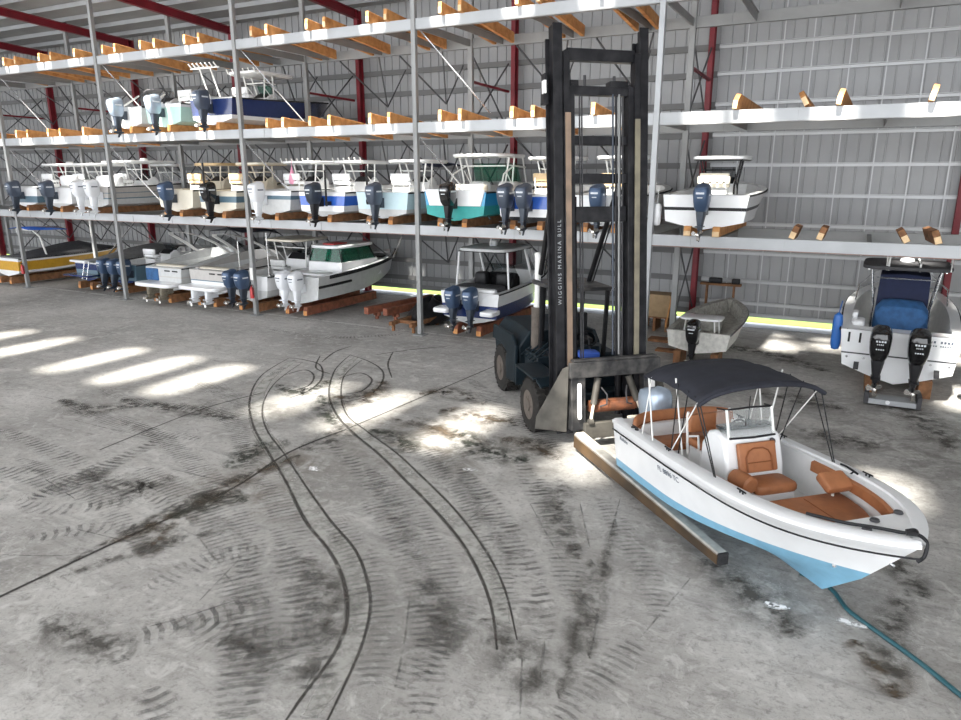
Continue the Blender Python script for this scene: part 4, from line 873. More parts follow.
g=MB(); g.box((0,.25,.10),(1.25,.08,.10)); g.box((0,-.2,.10),(1.25,.08,.10)); g.box((0,.03,.16),(1.2,.5,.03)); g.build('dolly_frame','galv',t)
for sx in(-.58,.58):
    g=MB(); g.box((sx,0,.2),(.1,.55,.3)); g.build('end_plate','darkgrey',t)
g=MB(); g.revolve([(.0,-.03),(.05,-.03),(.05,.03),(.0,.03)],(-.1,-.26,.13),(0,1,0),12); g.build('end_cap','white',t)

# ------------------------------------------------------------------ forklift
FD=V(.685,-.729,0); LD=V(.729,.685,0); MC=V(-4.4,14.4,0)
# local frame: x = forward (towards forks), y = towards photo right
RZ=math.atan2(FD.y,FD.x)
fk=thing('marine_forklift','tall black marina forklift with a high mast holding the white boat','forklift',(MC.x,MC.y,0),RZ)
TILT=math.radians(6)
def mp(d,s,h):  # mast coordinates (forward, right in photo, along mast)
    return V(d*math.cos(TILT)-h*math.sin(TILT), s, h*math.cos(TILT)+d*math.sin(TILT))
RM=Matrix.Rotation(-TILT,3,'Y')
def mbox(g,d,s,h0,h1,w,dp,mi=0,taper=None):
    g.box(mp(d,s,(h0+h1)/2),(dp,w,h1-h0),RM,mi,taper)
MCy=-.12
for sd,nm in((-1,'left'),(1,'right')):
    g=MB(); s0=MCy+sd*.98
    mbox(g,-.12,s0+sd*.02,.25,8.68,.04,.34); mbox(g,.04,s0-sd*.02,.25,8.68,.20,.05); mbox(g,-.28,s0,.25,8.45,.24,.05); mbox(g,-.12,s0-sd*.03,.25,8.45,.05,.30)
    mbox(g,.02,s0-sd*.19,.25,8.15,.13,.22)
    r=g.build('outer_mast_rail','mast',fk,bevel=.012)
    g=MB(); mbox(g,.135,s0-sd*.20,1.75,6.95 if sd<0 else 6.85,.12,.02); g.build('worn_face','wornmast' if sd<0 else 'olive_rail',r)
    g=MB(); s1=MCy+sd*.64; mbox(g,-.06,s1,.3,7.55,.07,.22); mbox(g,.05,s1+sd*.03,.3,7.5,.13,.04); mbox(g,-.16,s1+sd*.03,.3,7.5,.13,.04); g.build('inner_mast_rail','mast',fk,bevel=.01)
    g=MB(); g.tube([mp(-.24,MCy+sd*.52,.5),mp(-.24,MCy+sd*.52,5.3)],.07,12); g.tube([mp(-.24,MCy+sd*.52,5.3),mp(-.24,MCy+sd*.52,7.4)],.045,12,mi=1); g.build('lift_cylinder',['mast','galvdull'],fk)
    for q in range(2): 
        g=MB(); mbox(g,.0,MCy+sd*(.50-.05*q) if sd>0 else MCy-.47+.05*q,1.8,7.3,.025,.03)
        g.build('lift_chain','darkgrey',fk)
for h0,h1,d,w in((7.98,8.22,.02,1.5),(7.32,7.50,.0,1.25),(6.34,6.52,-.05,1.25),(5.56,5.76,-.05,1.25),(4.76,5.08,.0,1.15)):
    g=MB(); mbox(g,d-.05,MCy,h0,h1,w,.16); g.build('mast_crossbar','mast',fk,bevel=.012)
g=MB()
for s_ in(-.33,.33): g.tube([mp(-.05,MCy+s_,7.5),mp(-.05,MCy+s_,7.72)],.03,8)
g.build('chain_anchor','darkgrey',fk)
g=MB(); mbox(g,-.1,MCy+.42,7.4,7.62,.42,.24); g.build('sheave_block','mast',fk,bevel=.02); g=MB(); mbox(g,-.1,MCy-.58,7.45,7.62,.2,.2); g.build('sheave_block','mast',fk,bevel=.02)
g=MB(); mbox(g,-.2,MCy-1.16,7.15,7.75,.10,.2,taper=(1,.4)); g.build('side_bracket','mast',fk); g=MB(); mbox(g,-.1,MCy-1.2,7.35,7.6,.05,.14); g.build('side_lamp','white_pad',fk)
def text_mesh(name,txt,size,m,parent,M4,shear=0,align='LEFT',space=1.):
    cu=bpy.data.curves.new(name,'FONT'); cu.body=txt; cu.size=size; cu.extrude=.001; cu.shear=shear; cu.align_x=align; cu.space_character=space; cu.materials.append(M[m])
    tmp=bpy.data.objects.new(name,cu); me=bpy.data.meshes.new_from_object(tmp); bpy.data.objects.remove(tmp)
    o=bpy.data.objects.new(name,me); COL.objects.link(o); o.parent=parent; o.matrix_local=M4; return o
ux=mp(0,0,1); un=mp(1,0,0); uy=un.cross(ux)
M4=Matrix((ux,uy,un)).transposed().to_4x4(); M4.translation=mp(.07,MCy-.93,3.05); text_mesh('rail_lettering','WIGGINS MARINA BULL',.115,'galv',fk,M4,space=1.5)
for k,s_ in enumerate((.27,.34,.41)):
    g=MB(); g.tube([mp(.02,MCy+s_,1.9),mp(.02,MCy+s_,7.35)],.022,7); g.build('hydraulic_line',['eng_dark','mast','galvdull'][k],fk)
# carriage
g=MB(); mbox(g,.34,.05,1.50,1.84,2.12,.12); mbox(g,.30,.05,1.84,1.90,1.95,.2); ca=g.build('carriage','carriage',fk,bevel=.02)
for sd in(-1,1):
    g=MB(); mbox(g,.30,.05+sd*.86,.36,1.52,.26,.10); mbox(g,.22,.05+sd*.98,.36,1.6,.06,.26); mbox(g,.22,.05+sd*.72,.4,1.6,.06,.26); g.build('carriage_upright','carriage',ca,bevel=.012)
    g=MB(); rg=[]; 
    for z_ in(.62,.66,1.36,1.40): rg.append([mp(.40+.03*k,.05+sd*.86+w*(.045 if .63<z_<1.38 else .03),z_) for k,w in((0,-1),(0,1),(1,1),(1,-1))])
    g.loft(rg); g.build('guide_pad','white_pad',ca)
    g=MB(); a=mp(.25,.05+sd*.36,1.45); b=mp(.45,.05+sd*.62,.55); c=a.lerp(b,.6); g.tube([a,c],.075,12); g.tube([c,b],.035,10,mi=1); g.revolve([(0,-.05),(.07,-.05),(.07,.05),(0,.05)],b,(0,1,0),12); g.build('tilt_cylinder',['plate','carpet'],ca)
    g=MB(); g.tube([mp(.3,.05+sd*.30,1.25),mp(.42,.05+sd*.22,1.1),mp(.44,.05+sd*.24,.9),mp(.38,.05+sd*.38,.85)],.018,8); g.build('hydraulic_hose','darkgrey',ca)
g=MB(); g.tube([mp(.22,-.45,.82),mp(.22,.55,.82)],.13,14); mbox(g,.2,.05,.72,.95,1.1,.2); g.build('torque_tube','rust',ca)
g=MB(); mbox(g,.38,.05,.28,.52,1.5,.14); mbox(g,.3,.05,.18,.3,1.7,.3); g.build('lower_bar','plate',ca,bevel=.015)
g=MB(); rbox(g,mp(.46,.42,.56),(.1,.26,.10)); g.build('carpet_pad','carpet',ca)
# forks with carpeted tops
for sd in(-1,1):
    g=MB(); y_=-.86 if sd<0 else .86
    a=V(.45,y_,.24); b=V(5.60,y_+(.03 if sd<0 else -.03),.33)
    n_=9; rg=[]
    for i in range(n_+1):
        f=i/n_; c=a.lerp(b,f); hh=lerp(.15,.085,f); ww=lerp(.11,.09,f); rg.append([c+V(0,-ww,-hh),c+V(0,ww,-hh),c+V(0,ww,hh*.8),c+V(0,ww*.7,hh),c+V(0,-ww*.7,hh),c+V(0,-ww,hh*.8)])
    g.loft(rg); f_=g.build('fork','fork_side',fk)
    g=MB(); rg=[]
    for i in range(n_+1):
        f=i/n_; c=a.lerp(b,f); hh=lerp(.15,.085,f); ww=lerp(.11,.09,f); rg.append([c+V(0,-ww*1.03,hh*.72),c+V(0,-ww*.75,hh*1.12),c+V(0,ww*.75,hh*1.12),c+V(0,ww*1.03,hh*.72)])
    g.loft(rg); g.build('fork_cap','fork_top',f_)
    g=MB(); g.box((.95,y_,.425),(.9,.16,.03),Matrix.Rotation(-.012,3,'Y')); g.build('fork_carpet','carpet',f_)
    g=MB(); g.box(b+V(.02,0,0),(.04,.17,.19)); g.box(b+V(.045,0,.03),(.02,.10,.03)); g.build('fork_tip','rubber',f_,bevel=.012)
# splash plates beside the mast
for sd in(-1,1):
    g=MB(); y0=.0+sd*1.0; yo=y0+sd*.62
    g.prism([V(.12,y0,.32),V(-.18,yo,.36),V(-.2,yo-sd*.03,.62),V(.02,y0+sd*.1,1.72),V(.12,y0,1.8)],V(.04,sd*.02,0)); g.build('splash_plate','plate',fk,bevel=.008)
# wheels
def wheel(x,y,r,w,sd):
    g=MB(); prof=[(r*.55,-w/2),(r*.86,-w/2),(r*.96,-w*.42),(r,-w*.3),(r,w*.3),(r*.96,w*.42),(r*.86,w/2),(r*.58,w/2),(r*.55,w*.4),(r*.55,-w*.4),(r*.55,-w/2)]
    g.revolve(prof,(x,y,r),(0,1,0),40,cap=False)
    for k in range(26):
        a=k*2*PI/26
        for s2 in(-1,1):
            aa=a+(PI/26 if s2>0 else 0); c=V(x+math.cos(aa)*r*1.0,y+s2*w*.22,r+math.sin(aa)*r*1.0)
            g.box(c,(.05,w*.42,.07),Matrix.Rotation(-aa,3,'Y')@Matrix.Rotation(s2*.3,3,'X'))
    wl=g.build('wheel','tyre',fk)
    for v_ in wl.data.vertices: v_.co.z=max(v_.co.z,.004)
    g=MB(); o_=y+sd*w*.5; g.revolve([(.0,.0),(r*.57,.0),(r*.57,-.05),(r*.40,-.07),(r*.36,-.03),(r*.24,-.03),(r*.22,.04),(.0,.05)],(x,o_-sd*.01,r),(0,sd,0),28)
    for k in range(8):
        a=k*PI/4; g.revolve([(0,0),(.025,0),(.025,.03),(0,.03)],(x+math.cos(a)*r*.3,o_-sd*.03,r+math.sin(a)*r*.3),(0,sd,0),6)
    g.build('wheel_hub','hub',wl)
for sd in(-1,1): wheel(-1.02,sd*1.25-.02,.62,.46,sd); wheel(-4.25,sd*.95-.02,.62,.42,sd)
# chassis, hood, counterweight, steps, cab frame
g=MB(); g.box((-2.6,0,.85),(3.2,1.3,.6)); g.box((-.9,0,.75),(.6,1.9,.3)); g.box((-4.2,0,.7),(.5,1.4,.25)); ch=g.build('chassis','truck',fk,bevel=.03)
g=MB(); g.loft([[V(x_,y_,z_) for y_,z_ in((-1.0,.75),(1.0,.75),(1.05,1.45),(.75,1.85),(-.75,1.85),(-1.05,1.45))] for x_ in(-5.2,-5.0,-3.2,-3.1)]); g.build('counterweight','truck',fk,bevel=.05)
g=MB()
for sd in(-1,1):
    g.prism([V(-3.9,sd*1.08,.45),V(-3.0,sd*1.08,.55),V(-3.0,sd*1.08,1.5),V(-3.3,sd*1.08,1.75),V(-4.9,sd*1.08,1.7),V(-5.0,sd*1.08,1.3),V(-4.85,sd*1.08,1.32),V(-4.25,sd*1.08,1.36),V(-3.7,sd*1.08,1.2)],(0,sd*.09,0)); g.build('side_panel','truck',fk,bevel=.02); g=MB()
g=MB(); 
for sd in(-1,1): g.box((-1.25,sd*1.22,1.34),(1.25,.62,.06)); g.box((-1.85,sd*1.22,1.1),(.06,.62,.5)); g.beam((-.65,sd*1.2,1.34),(-.45,sd*1.15,1.2),.6,.05); g.build('fender','truck',fk,bevel=.015); g=MB()
g=MB()
for k in range(3): g.beam((-2.1-.35*k,-1.15,.6),(-2.1-.35*k,-.7,.6),.2,.04); 
for k in range(4): g.beam((-1.9-.25*k,-1.1,1.38),(-1.9-.25*k,-.6,1.75),.05,.04)
g.build('step','truck',fk)
g=MB(); g.box((-2.3,-.75,1.3),(.9,.5,.4)); g.build('tank','truck',fk,bevel=.04); g=MB(); g.box((-2.2,.75,1.3),(1.1,.5,.5)); g.build('tank','truck',fk,bevel=.04)
g=MB(); g.box((-2.1,.1,1.35),(.9,.9,.5)); g.box((-1.5,0,1.55),(.3,.8,.5)); g.build('cab_floor','truck',fk,bevel=.03)
g=MB(); rbox(g,(-2.2,.25,1.75),(.5,.55,.18)); rbox(g,(-2.45,.25,2.1),(.14,.55,.6)); g.build('driver_seat','black',fk)
g=MB(); rbox(g,(-.95,-.1,1.74),(.4,.5,.12)); g.build('blue_cushion','seatblue',fk)
g=MB(); g.tube([(-2.65,-.72,1.35),(-2.65,-.72,2.55)],.14,14); g.build('exhaust_muffler','hub',fk); g=MB(); g.tube([(-2.65,-.72,2.55),(-2.65,-.72,3.75),(-2.72,-.72,3.85)],.075,12); g.revolve([(.09,-.04),(.09,.04)],(-2.65,-.72,2.6),(0,0,1),14); g.build('exhaust_stack','alu',fk)
for sd in(-1,1):
    a=V(-2.45,sd*.62-.1,3.4 if sd<0 else 3.1); b=mp(-.3,MCy+sd*(.95 if sd<0 else .55),5.5); g=MB(); g.tube([a,b],.06,10); g.tube([a+V(.12,.05,0),b+V(.1,.06,0)],.018,6); g.build('mast_stay','black',fk)
g=MB()
for sx,sy in((-1.6,-.45),(-1.6,.6),(-3.0,-.45),(-3.0,.6)): g.beam((sx,sy,1.5),(sx+.1,sy,3.1),.08,.08)
g.beam((-2.3,-.75,3.2),(-2.3,-.75,1.6),.07,.07); g.build('cab_frame','black',fk)
g=MB(); g.box((-2.25,.05,3.14),(1.7,1.3,.08)); g.beam((-1.4,-.6,3.14),(-2.6,-.85,3.2),.1,.1); g.build('overhead_guard','carriage',fk,bevel=.02)
g=MB(); g.tube([(-1.35,.6,3.1),(-1.2,.75,3.25)],.02,6); g.revolve([(0,-.03),(.1,-.02),(.1,.02),(0,.03)],(-1.15,.78,3.3),(1,0,0),14); g.build('mirror','steel',fk)
g=MB(); g.revolve([(0,0),(.05,0),(.05,.1),(0,.12)],(-1.2,.75,2.95),(0,0,1),10); g.build('warning_lamp','redpaint',fk)
g=MB(); rg=[[V(-1.35,.1+.19*math.cos(a),2.0+.19*math.sin(a)*.8)+V(-.1*math.sin(a),0,0) for a in[k*2*PI/20 for k in range(20)]]]; g.tube(rg[0]+[rg[0][0]],.02,6); g.tube([(-1.35,.1,2.0),(-1.2,.1,1.6)],.03,8); g.build('steering_wheel','black',fk)

# ------------------------------------------------------------------ the carried boat
BS=V(-2.48,12.54,.14)
bt=thing('bay_boat','white and sky blue bay boat with caramel seats and black canopy on the forklift forks','boat',BS,RZ,ry=-.022)
h=Hull(L=5.56,B=2.36,D=1.20,rise=.15,be=4.4,bs=.36,kx=.75,kz=.0,cz=.27,cb=.42,stern=.97,chy=.88,cx=.86,c0=.34,ce=1.9,zx=1.6,x0=-.32)
def side2(t,v):
    a,b=h.ch(t),h.sh(t); e=1+.5*t*t
    return V(lerp(a.x,b.x,v),lerp(a.y,b.y,v**e),lerp(a.z,b.z,v))
h.side=side2
hull_mesh(h,[(.17,'skyblue'),(1,'white')],'skyblue',bt,n=36)
SOLE=.64
# deck with wide stern and bow
XS,XE=.10,4.42
liner_mesh(h,bt,XS,XE/h.L,.23,SOLE,('white','liner'),n=36)
rub_rail(h,bt,'rubber',.013,36,-.15)
g=MB()
for sd in(1,-1):
    rg=[]
    for i in range(33):
        t=1-(1-i/32)**1.5; p=h.sh(t); n_=1.; rg.append([V(p.x+.01*t,sd*(p.y+.015),p.z-.03),V(p.x+.01*t,sd*(p.y+.02),p.z+.02),V(p.x-.02*t,sd*max(0,p.y-.05),p.z+.05),V(p.x-.05*t,sd*max(0,p.y-.17),p.z+.045),V(p.x-.05*t,sd*max(0,p.y-.18),p.z+.01)])
    g.loft(rg,cap=False,closed=False)
g.build('gunwale_cap','white',bt,angle=50)
outboard(bt,0,.86,'eng_silver','eng_silver',x=-.80,s=1.12,decal=False)
# upholstery
def cushion(name,parent,c,d,R=None,m='caramel',r=.3,seams=()):
    g=MB(); rbox(g,c,d,R,n=28,e=7,r=r); o=g.build(name,m,parent)
    if seams:
        g=MB()
        for a,b in seams: g.tube([a,b],.009,5)
        g.build('piping','caramel_seam',o)
    return o
zg=1.20
# stern bench: raised backrest arc and seat
g=MB(); rg=[]
for i in range(13):
    y_=lerp(-1.02,1.02,i/12); bx=-.12+.34*abs(y_/1.02)**4
    rg.append([V(bx-.07,y_,zg-.12),V(bx+.09,y_,zg-.14),V(bx+.10,y_,zg+.12),V(bx+.05,y_,zg+.20),V(bx-.04,y_,zg+.20),V(bx-.08,y_,zg+.12)])
g.loft(rg); sb=g.build('stern_backrest','caramel',bt,sub=1,angle=180)
g=MB(); g.tube([V(-.12+.34*abs(y_/1.02)**4+.105,y_,zg+.03) for y_ in[lerp(-1.,1.,i/14) for i in range(15)]],.012,5); g.build('piping','caramel_seam',sb)
cushion('stern_seat_cushion',bt,(.26,.0,zg-.30),(.55,1.6,.16)); g=MB(); g.box((.26,0,SOLE+.10),(.5,1.6,.3)); g.build('stern_seat_base','liner',bt,bevel=.03)
# helm seat
g=MB(); g.box((1.12,.02,SOLE+.22),(.4,.72,.48)); g.build('helm_seat_base','white',bt,bevel=.04); hs=cushion('helm_seat',bt,(1.12,.02,SOLE+.54),(.44,.80,.15)); cushion('helm_backrest',hs,(.95,.02,SOLE+.84),(.12,.80,.32))
g=MB()
for sy in(-.38,.42):
    g=MB(); g.tube([(.98,sy,SOLE+.3),(.90,sy,SOLE+.95),(.92,sy,SOLE+1.03)],.024,8); g.tube([(.98,sy,SOLE+.62),(1.26,sy,SOLE+.72),(1.3,sy,SOLE+.5)],.02,8); g.build('helm_seat_rail','alu',hs)
# console
CX=1.90; CY=.02; W=1.02
pr=[(CX-.42,SOLE),(CX+.40,SOLE),(CX+.34,SOLE+.52),(CX+.20,SOLE+.96),(CX-.02,SOLE+1.04),(CX-.22,SOLE+.98),(CX-.38,SOLE+.74)]
g=MB(); g.loft([[V(x_,CY+sg*W/2*k,z_) for x_,z_ in pr] for sg,k in((-1,1),(-.9,1.),(.9,1.),(1,1))] if False else [[V(x_,CY-W/2,z_) for x_,z_ in pr],[V(x_,CY+W/2,z_) for x_,z_ in pr]]); co=g.build('console','white',bt,bevel=.05,seg=3)
g=MB(); g.beam((CX-.30,CY,SOLE+.90),(CX-.06,CY,SOLE+1.045),W*.74,.03); g.build('dash_panel','black',co)
g=MB(); rbox(g,(CX-.02,CY,SOLE+1.075),(.26,W*.92,.035),n=24); g.build('dash_hood','smoke',co)
zb=SOLE+.98; zt=SOLE+1.38
g=MB(); lo=[V(CX-.12,CY-.45,zb),V(CX+.2,CY-.40,zb-.02),V(CX+.23,CY,zb-.02),V(CX+.2,CY+.40,zb-.02),V(CX-.12,CY+.45,zb)]; hi=[V(CX-.14,CY-.43,zt-.03),V(CX+.06,CY-.40,zt),V(CX+.08,CY,zt+.02),V(CX+.06,CY+.40,zt),V(CX-.14,CY+.43,zt-.03)]
g.loft([lo,hi],cap=False,closed=False); wsd=g.build('windshield','clear',co)
g=MB(); g.tube(hi,.016,6); g.tube(lo,.018,6,mi=0); g.build('windshield_trim','black',wsd)
for i in(1,3): g=MB(); g.tube([lo[i]+V(.02,0,-.16),hi[i]],.022,8); g.build('windshield_post','alu',wsd)
g=MB(); g.tube([V(CX-.34,CY+.12+.17*math.cos(a),SOLE+.88+.17*math.sin(a)) for a in[k*2*PI/24 for k in range(25)]],.015,6); g.tube([(CX-.34,CY+.12,SOLE+.72),(CX-.34,CY+.12,SOLE+1.04)],.012,6); g.tube([(CX-.34,CY+.12,SOLE+.88),(CX-.2,CY+.12,SOLE+.86)],.025,8); g.build('steering_wheel','black',co)
g=MB(); g.tube([(CX-.0,CY+.05,SOLE+1.08),(CX-.0,CY+.05,SOLE+1.55)],.008,5); g.box((CX,CY+.05,SOLE+1.13),(.05,.08,.08)); g.build('antenna','black',co)
# console front seat
RS=Matrix.Rotation(math.radians(-17),3,'Y')
def fpt(dx,y_,u): return V(CX+.345+dx-.31*(u-.5) ,CY+y_,SOLE+u)
cb_=cushion('console_backrest',co,(CX+.345,CY,SOLE+.68),(.08,.66,.46),RS)
g=MB(); arch=[(-.22,.50),(-.22,.70),(-.17,.79),(-.08,.83),(.08,.83),(.17,.79),(.22,.70),(.22,.50)]
g.tube([V(CX+.40-.31*(u-.68),CY+y_,SOLE+u) for y_,u in arch],.013,6); g.tube([V(CX+.40-.31*(u-.68),CY+y_,SOLE+u) for y_,u in((-.21,.62),(.21,.62))],.009,5); g.build('piping','caramel_seam',cb_)
g=MB(); g.revolve([(0,0),(.055,0),(.05,.015),(.03,.012),(0,.012)],(CX+.27,CY+.31,SOLE+.88),(.95,0,.3),16); g.build('gauge_bezel','darkgrey',co)
g=MB(); g.box((CX+.58,CY,SOLE+.13),(.40,.80,.26)); g.build('front_seat_base','white',bt,bevel=.03)
cushion('front_seat_cushion',bt,(CX+.60,CY+.06,SOLE+.33),(.46,.72,.15)); 
g=MB(); g.revolve([(.0,-.2),(.10,-.2),(.135,-.17),(.145,0),(.135,.17),(.10,.2),(0,.2)],(CX+.58,CY-.40,SOLE+.42),(1,.1,0),20); g.build('bolster_cushion','caramel',bt)
# coaming bolsters
for sd in(-1,1):
    g=MB(); rg=[]
    for i in range(17):
        x_=lerp(2.45,4.34,i/16); y_=max(.12,h.sy(x_)-.245-.10*((x_-XS)/(XE-XS))**2); z_=h.sz(x_); th=.055
        rg.append([V(x_,sd*y_,z_+.0),V(x_,sd*(y_-th),z_-.02),V(x_,sd*(y_-th*1.1),z_-.16),V(x_,sd*(y_-.01),z_-.19)])
    g.loft(rg); g.build('coaming_bolster','caramel',bt,angle=60)
# bow cushions (u shaped) on raised bow platform
def bow_plan(x,off=.30,zq=.92): return max(.05,min(h.sy(x)-off-.10*((x-XS)/(XE-XS))**2,h.half(x,zq)-.07-(off-.30)))
g=MB(); rg=[]
for i in range(11):
    x_=lerp(3.10,4.32,i/10); y_=bow_plan(x_); yl=min(y_,bow_plan(x_,.30,.66)); rg.append([V(x_,-yl,SOLE),V(x_,-y_,SOLE+.28),V(x_,y_,SOLE+.28),V(x_,yl,SOLE)])
g.loft(rg); g.build('bow_seat_base','white',bt)
g=MB(); rg=[]
for i in range(11):
    x_=lerp(3.13,4.30,i/10); y_=bow_plan(x_,.31); rg.append([V(x_,-y_,SOLE+.28),V(x_,-y_,SOLE+.36),V(x_,-y_+.03,SOLE+.39),V(x_,y_-.03,SOLE+.39),V(x_,y_,SOLE+.36),V(x_,y_,SOLE+.28)])
g.loft(rg); bc=g.build('bow_cushion','caramel',bt,angle=60)
g=MB(); g.tube([(3.2,.12,SOLE+.392),(4.2,.05,SOLE+.392)],.008,5); g.build('piping','caramel_seam',bc)
g=MB(); rg=[]
for i in range(9):
    x_=lerp(2.45,3.2,i/8); y_=bow_plan(x_,.30); yl=min(y_,bow_plan(x_,.30,.62)); rg.append([V(x_,-yl,SOLE),V(x_,-y_,SOLE+.29),V(x_,-y_+.38,SOLE+.31),V(x_,-yl+.42,SOLE)])
g.loft(rg); g.build('side_seat','caramel',bt,angle=60)
cushion('bow_backrest',bt,(3.22,.60,zg+.04),(.14,.42,.32),Matrix.Rotation(math.radians(-62),3,'Y')); g=MB(); g.tube([(3.24,.58,SOLE+.3),(3.20,.6,zg-.02)],.02,8); g.build('backrest_post','alu',bt)
# deck fittings
def cleat(x,sd,parent):
    y_=sd*(h.sy(x)-.10); g=MB(); z_=h.sz(x)+.06; g.tube([(x-.09,y_,z_+.03),(x+.09,y_,z_+.03)],.013,6); g.tube([(x-.03,y_,z_-.01),(x-.03,y_,z_+.03)],.012,6); g.tube([(x+.03,y_,z_-.01),(x+.03,y_,z_+.03)],.012,6); g.build('cleat','black',parent)
for x_ in(.35,1.5,3.35): cleat(x_,-1,bt); cleat(x_,1,bt)
for x_,y_ in((4.45,.46),(4.72,-.28),(4.55,.0)):
    z_=h.sz(x_)+.03; g=MB(); g.revolve([(0,0),(.06,0),(.05,.025),(.03,.02),(0,.02)],(x_,y_,z_),(0,0,1),14); g.build('deck_fitting','darkgrey',bt)
g=MB(); 
for x_ in(.28,.42): g.revolve([(0,0),(.04,0),(.035,.02),(0,.02)],(x_,-(h.sy(x_)-.10),h.sz(x_)+.045),(0,0,1),12)
g.build('rod_holder','black',bt)
g=MB(); p=h.side(.93,.15); g.revolve([(0,0),(.035,0),(.02,.03)],(p.x,-p.y,p.z),(.6,-.8,0),10); p=h.side(1.,.5); g.tube([p,p+V(.06,0,.0)],.018,6); g.build('bow_eye','steel',bt)
# bow rope
g=MB(); pts=[V(3.15,.98,zg+.12),V(3.05,.9,zg-.05),V(3.0,.72,SOLE+.2),V(3.0,.5,SOLE+.03),V(3.1,.35,SOLE+.03)]
g.tube(smooth_path(pts),.013,6); g.tube(smooth_path([V(2.9,.72,SOLE+.03),V(2.85,.5,SOLE+.04),V(3.05,.42,SOLE+.03),V(3.1,.62,SOLE+.03)]),.013,6); g.tube(smooth_path([V(2.85,1.03,zg+.12),V(3.0,1.,zg+.14),V(3.25,.96,zg+.13)]),.016,6)
tag_=g.build('dock_line','black',None); tag_.parent=None
tag(tag_,'short black line over the far gunwale and on the carried boat floor','rope')
g=MB(); pts=[V(4.15,-.66,h.sz(4.1)+.05),V(4.3,-.6,h.sz(4.3)+.06),V(4.55,-.42,h.sz(4.5)+.06),V(4.75,-.2,h.sz(4.7)+.06),V(4.98,-.02,h.sz(4.9)+.07),V(5.08,.08,h.sz(5.)+.08),V(5.2,.1,h.sz(5.)+.03),V(5.23,.06,h.sz(5.)-.12),V(5.2,.0,h.sz(5.)-.2)]
g.tube(smooth_path(pts),.022,8); g.tube(smooth_path([V(5.0,.0,h.sz(5.)+.09),V(5.04,.08,h.sz(5.)+.11),V(5.1,.04,h.sz(5.)+.1),V(5.04,-.04,h.sz(5.)+.09)]),.025,8)
bl=g.build('bow_line','black'); tag(bl,'thick black bow line lying along the carried boat foredeck','rope')
for o in(tag_,bl): o.location=BS; o.rotation_euler=(0,-.022,RZ)
# lettering
def lettering(name,txt,x,v,size,sd=-1,parent=bt,m='inkgrey',shear=0):
    def pt(x_):
        t=clamp((x_-h.x0)/h.L); return side2(t,v)
    a,b=pt(x),pt(x+.2); tx=(V(b.x,-b.y,b.z)-V(a.x,-a.y,a.z)).normalized()
    c=side2(clamp((x-h.x0)/h.L),v+.05); up=(V(c.x,-c.y,c.z)-V(a.x,-a.y,a.z)).normalized(); n=tx.cross(up).normalized(); up=n.cross(tx)
    Rm=Matrix((tx,up,n)).transposed().to_4x4(); Rm.translation=V(a.x,-a.y,a.z)+n*.008; return text_mesh(name,txt,size,m,parent,Rm,shear,'CENTER')
lettering('registration_number','FL 8896 TC',1.75,.62,.13); lettering('hull_script','Robalo',.10,.68,.11,shear=.3)
# bimini
zc=2.40
bm_=MB(); rg=[]
for i in range(13):
    u=i/12; x_=lerp(.68,2.30,u); arch_=.06*math.sin(u*PI)
    ring=[]
    for k in range(13):
        w=k/12*2-1; e=math.sin(u*PI); hw=1.10-.05*e
        sag=.05*math.sin(u*PI*3)**2
        ring.append(V(x_,w*hw,zc+.11*(1-w*w)+arch_*(1-.3*abs(w))-.10*(abs(w)**6)-sag*.5))
    rg.append(ring)
bm_.loft(rg,cap=False,closed=False); bi=bm_.build('bimini_canopy','canvas',bt,angle=180); md=bi.modifiers.new('s','SOLIDIFY'); md.thickness=.02
g=MB()
for k in range(0,13):pass
for r_ in(rg[0],rg[-1]): g.tube([p+V(0,0,-.04) for p in r_],.035,8)
g.build('canopy_hem','canvas',bi)
def strut(name,m,a,b,r):
    g=MB(); g.tube([a,b],r,7); g.build(name,m,bi)
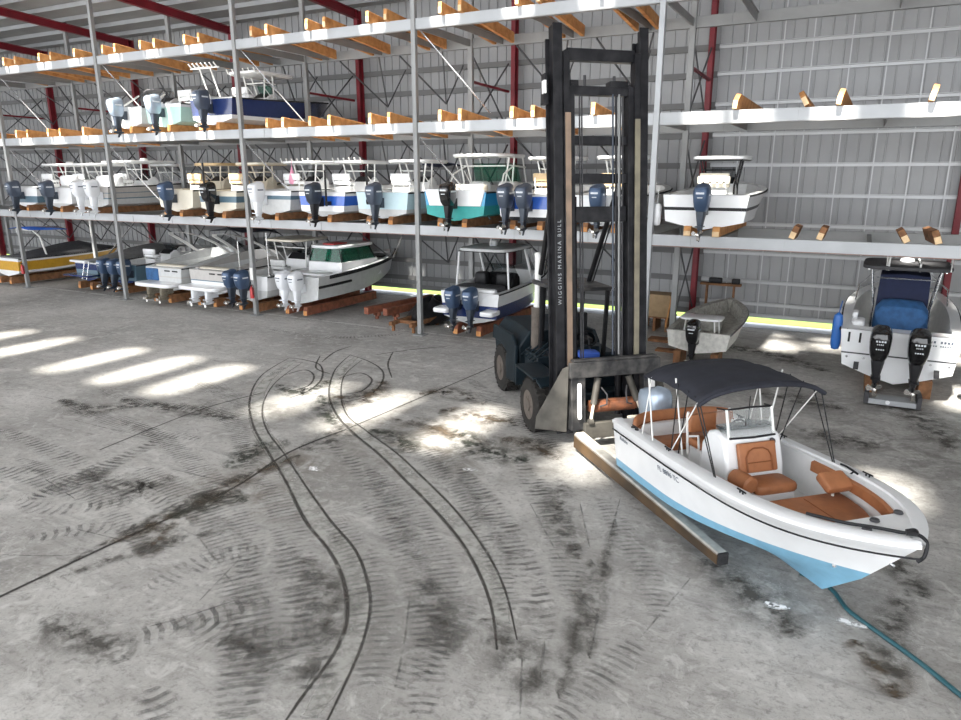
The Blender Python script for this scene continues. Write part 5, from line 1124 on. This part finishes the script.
for sd in(-1,1):
    yb=sd*1.06; zb_=zg+.05
    strut('bimini_pole','alu',V(.75,sd*1.06,zc-.11),V(.98,yb,zb_),.013); strut('bimini_pole','alu',V(.85,sd*1.06,zc-.09),V(.62,yb,zb_),.010)
    strut('bimini_pole','alu',V(1.45,sd*.98,zc+.04),V(1.42,yb*.72,SOLE+.5),.014)
    strut('bimini_pole','alu',V(2.20,sd*1.04,zc-.11),V(1.45,sd*.98,zb_),.010)
    strut('bimini_strap','black',V(2.27,sd*1.06,zc-.12),V(2.75,sd*1.02,zg+.05),.010); strut('bimini_strap','black',V(2.1,sd*1.04,zc-.06),V(2.72,sd*1.02,zg+.05),.010)
    strut('bimini_strap','black',V(1.6,sd*1.02,zc-.0),V(1.35,sd*.95,SOLE+.1),.010); strut('bimini_strap','black',V(1.9,sd*1.03,zc-.04),V(1.45,sd*.9,SOLE+.1),.010)

# hose on the floor
g=MB(); pts=[on_floor(*q)+V(0,0,.03) for q in((800,575),(822,584),(834,594),(840,602),(850,614),(880,636),(920,665),(961,698),(1010,735))]
g.tube(smooth_path(pts),.03,8); one('water_hose',g,'hose','dark green-blue hose trailing across the floor from under the white bow','hose')

# ------------------------------------------------------------------ light and camera
w=bpy.data.worlds.new('sky'); S.world=w; w.use_nodes=True; nt=w.node_tree; bg=nt.nodes['Background']
bg.inputs['Color'].default_value=(.93,.96,1.0,1); bg.inputs['Strength'].default_value=3.4
sl=bpy.data.lights.new('sun','SUN'); sl.energy=22.; sl.angle=math.radians(3.2); sl.color=(1.,.96,.88)
so=bpy.data.objects.new('sun',sl); COL.objects.link(so); so.rotation_euler=SUN.to_track_quat('-Z','Y').to_euler()
cam=bpy.data.cameras.new('camera'); cam.sensor_width=36; cam.lens=FPX/961*36; cam.clip_end=300
co=bpy.data.objects.new('camera',cam); COL.objects.link(co); co.location=(0,0,HC)
co.rotation_euler=Matrix((CR,CU,-CF)).transposed().to_euler(); S.camera=co
S.view_settings.view_transform='Standard'; S.view_settings.look='None'; S.view_settings.exposure=0.42; S.view_settings.gamma=1
S.view_settings.use_curve_mapping=False
S.cycles.max_bounces=8; S.cycles.diffuse_bounces=5; S.cycles.transparent_max_bounces=16
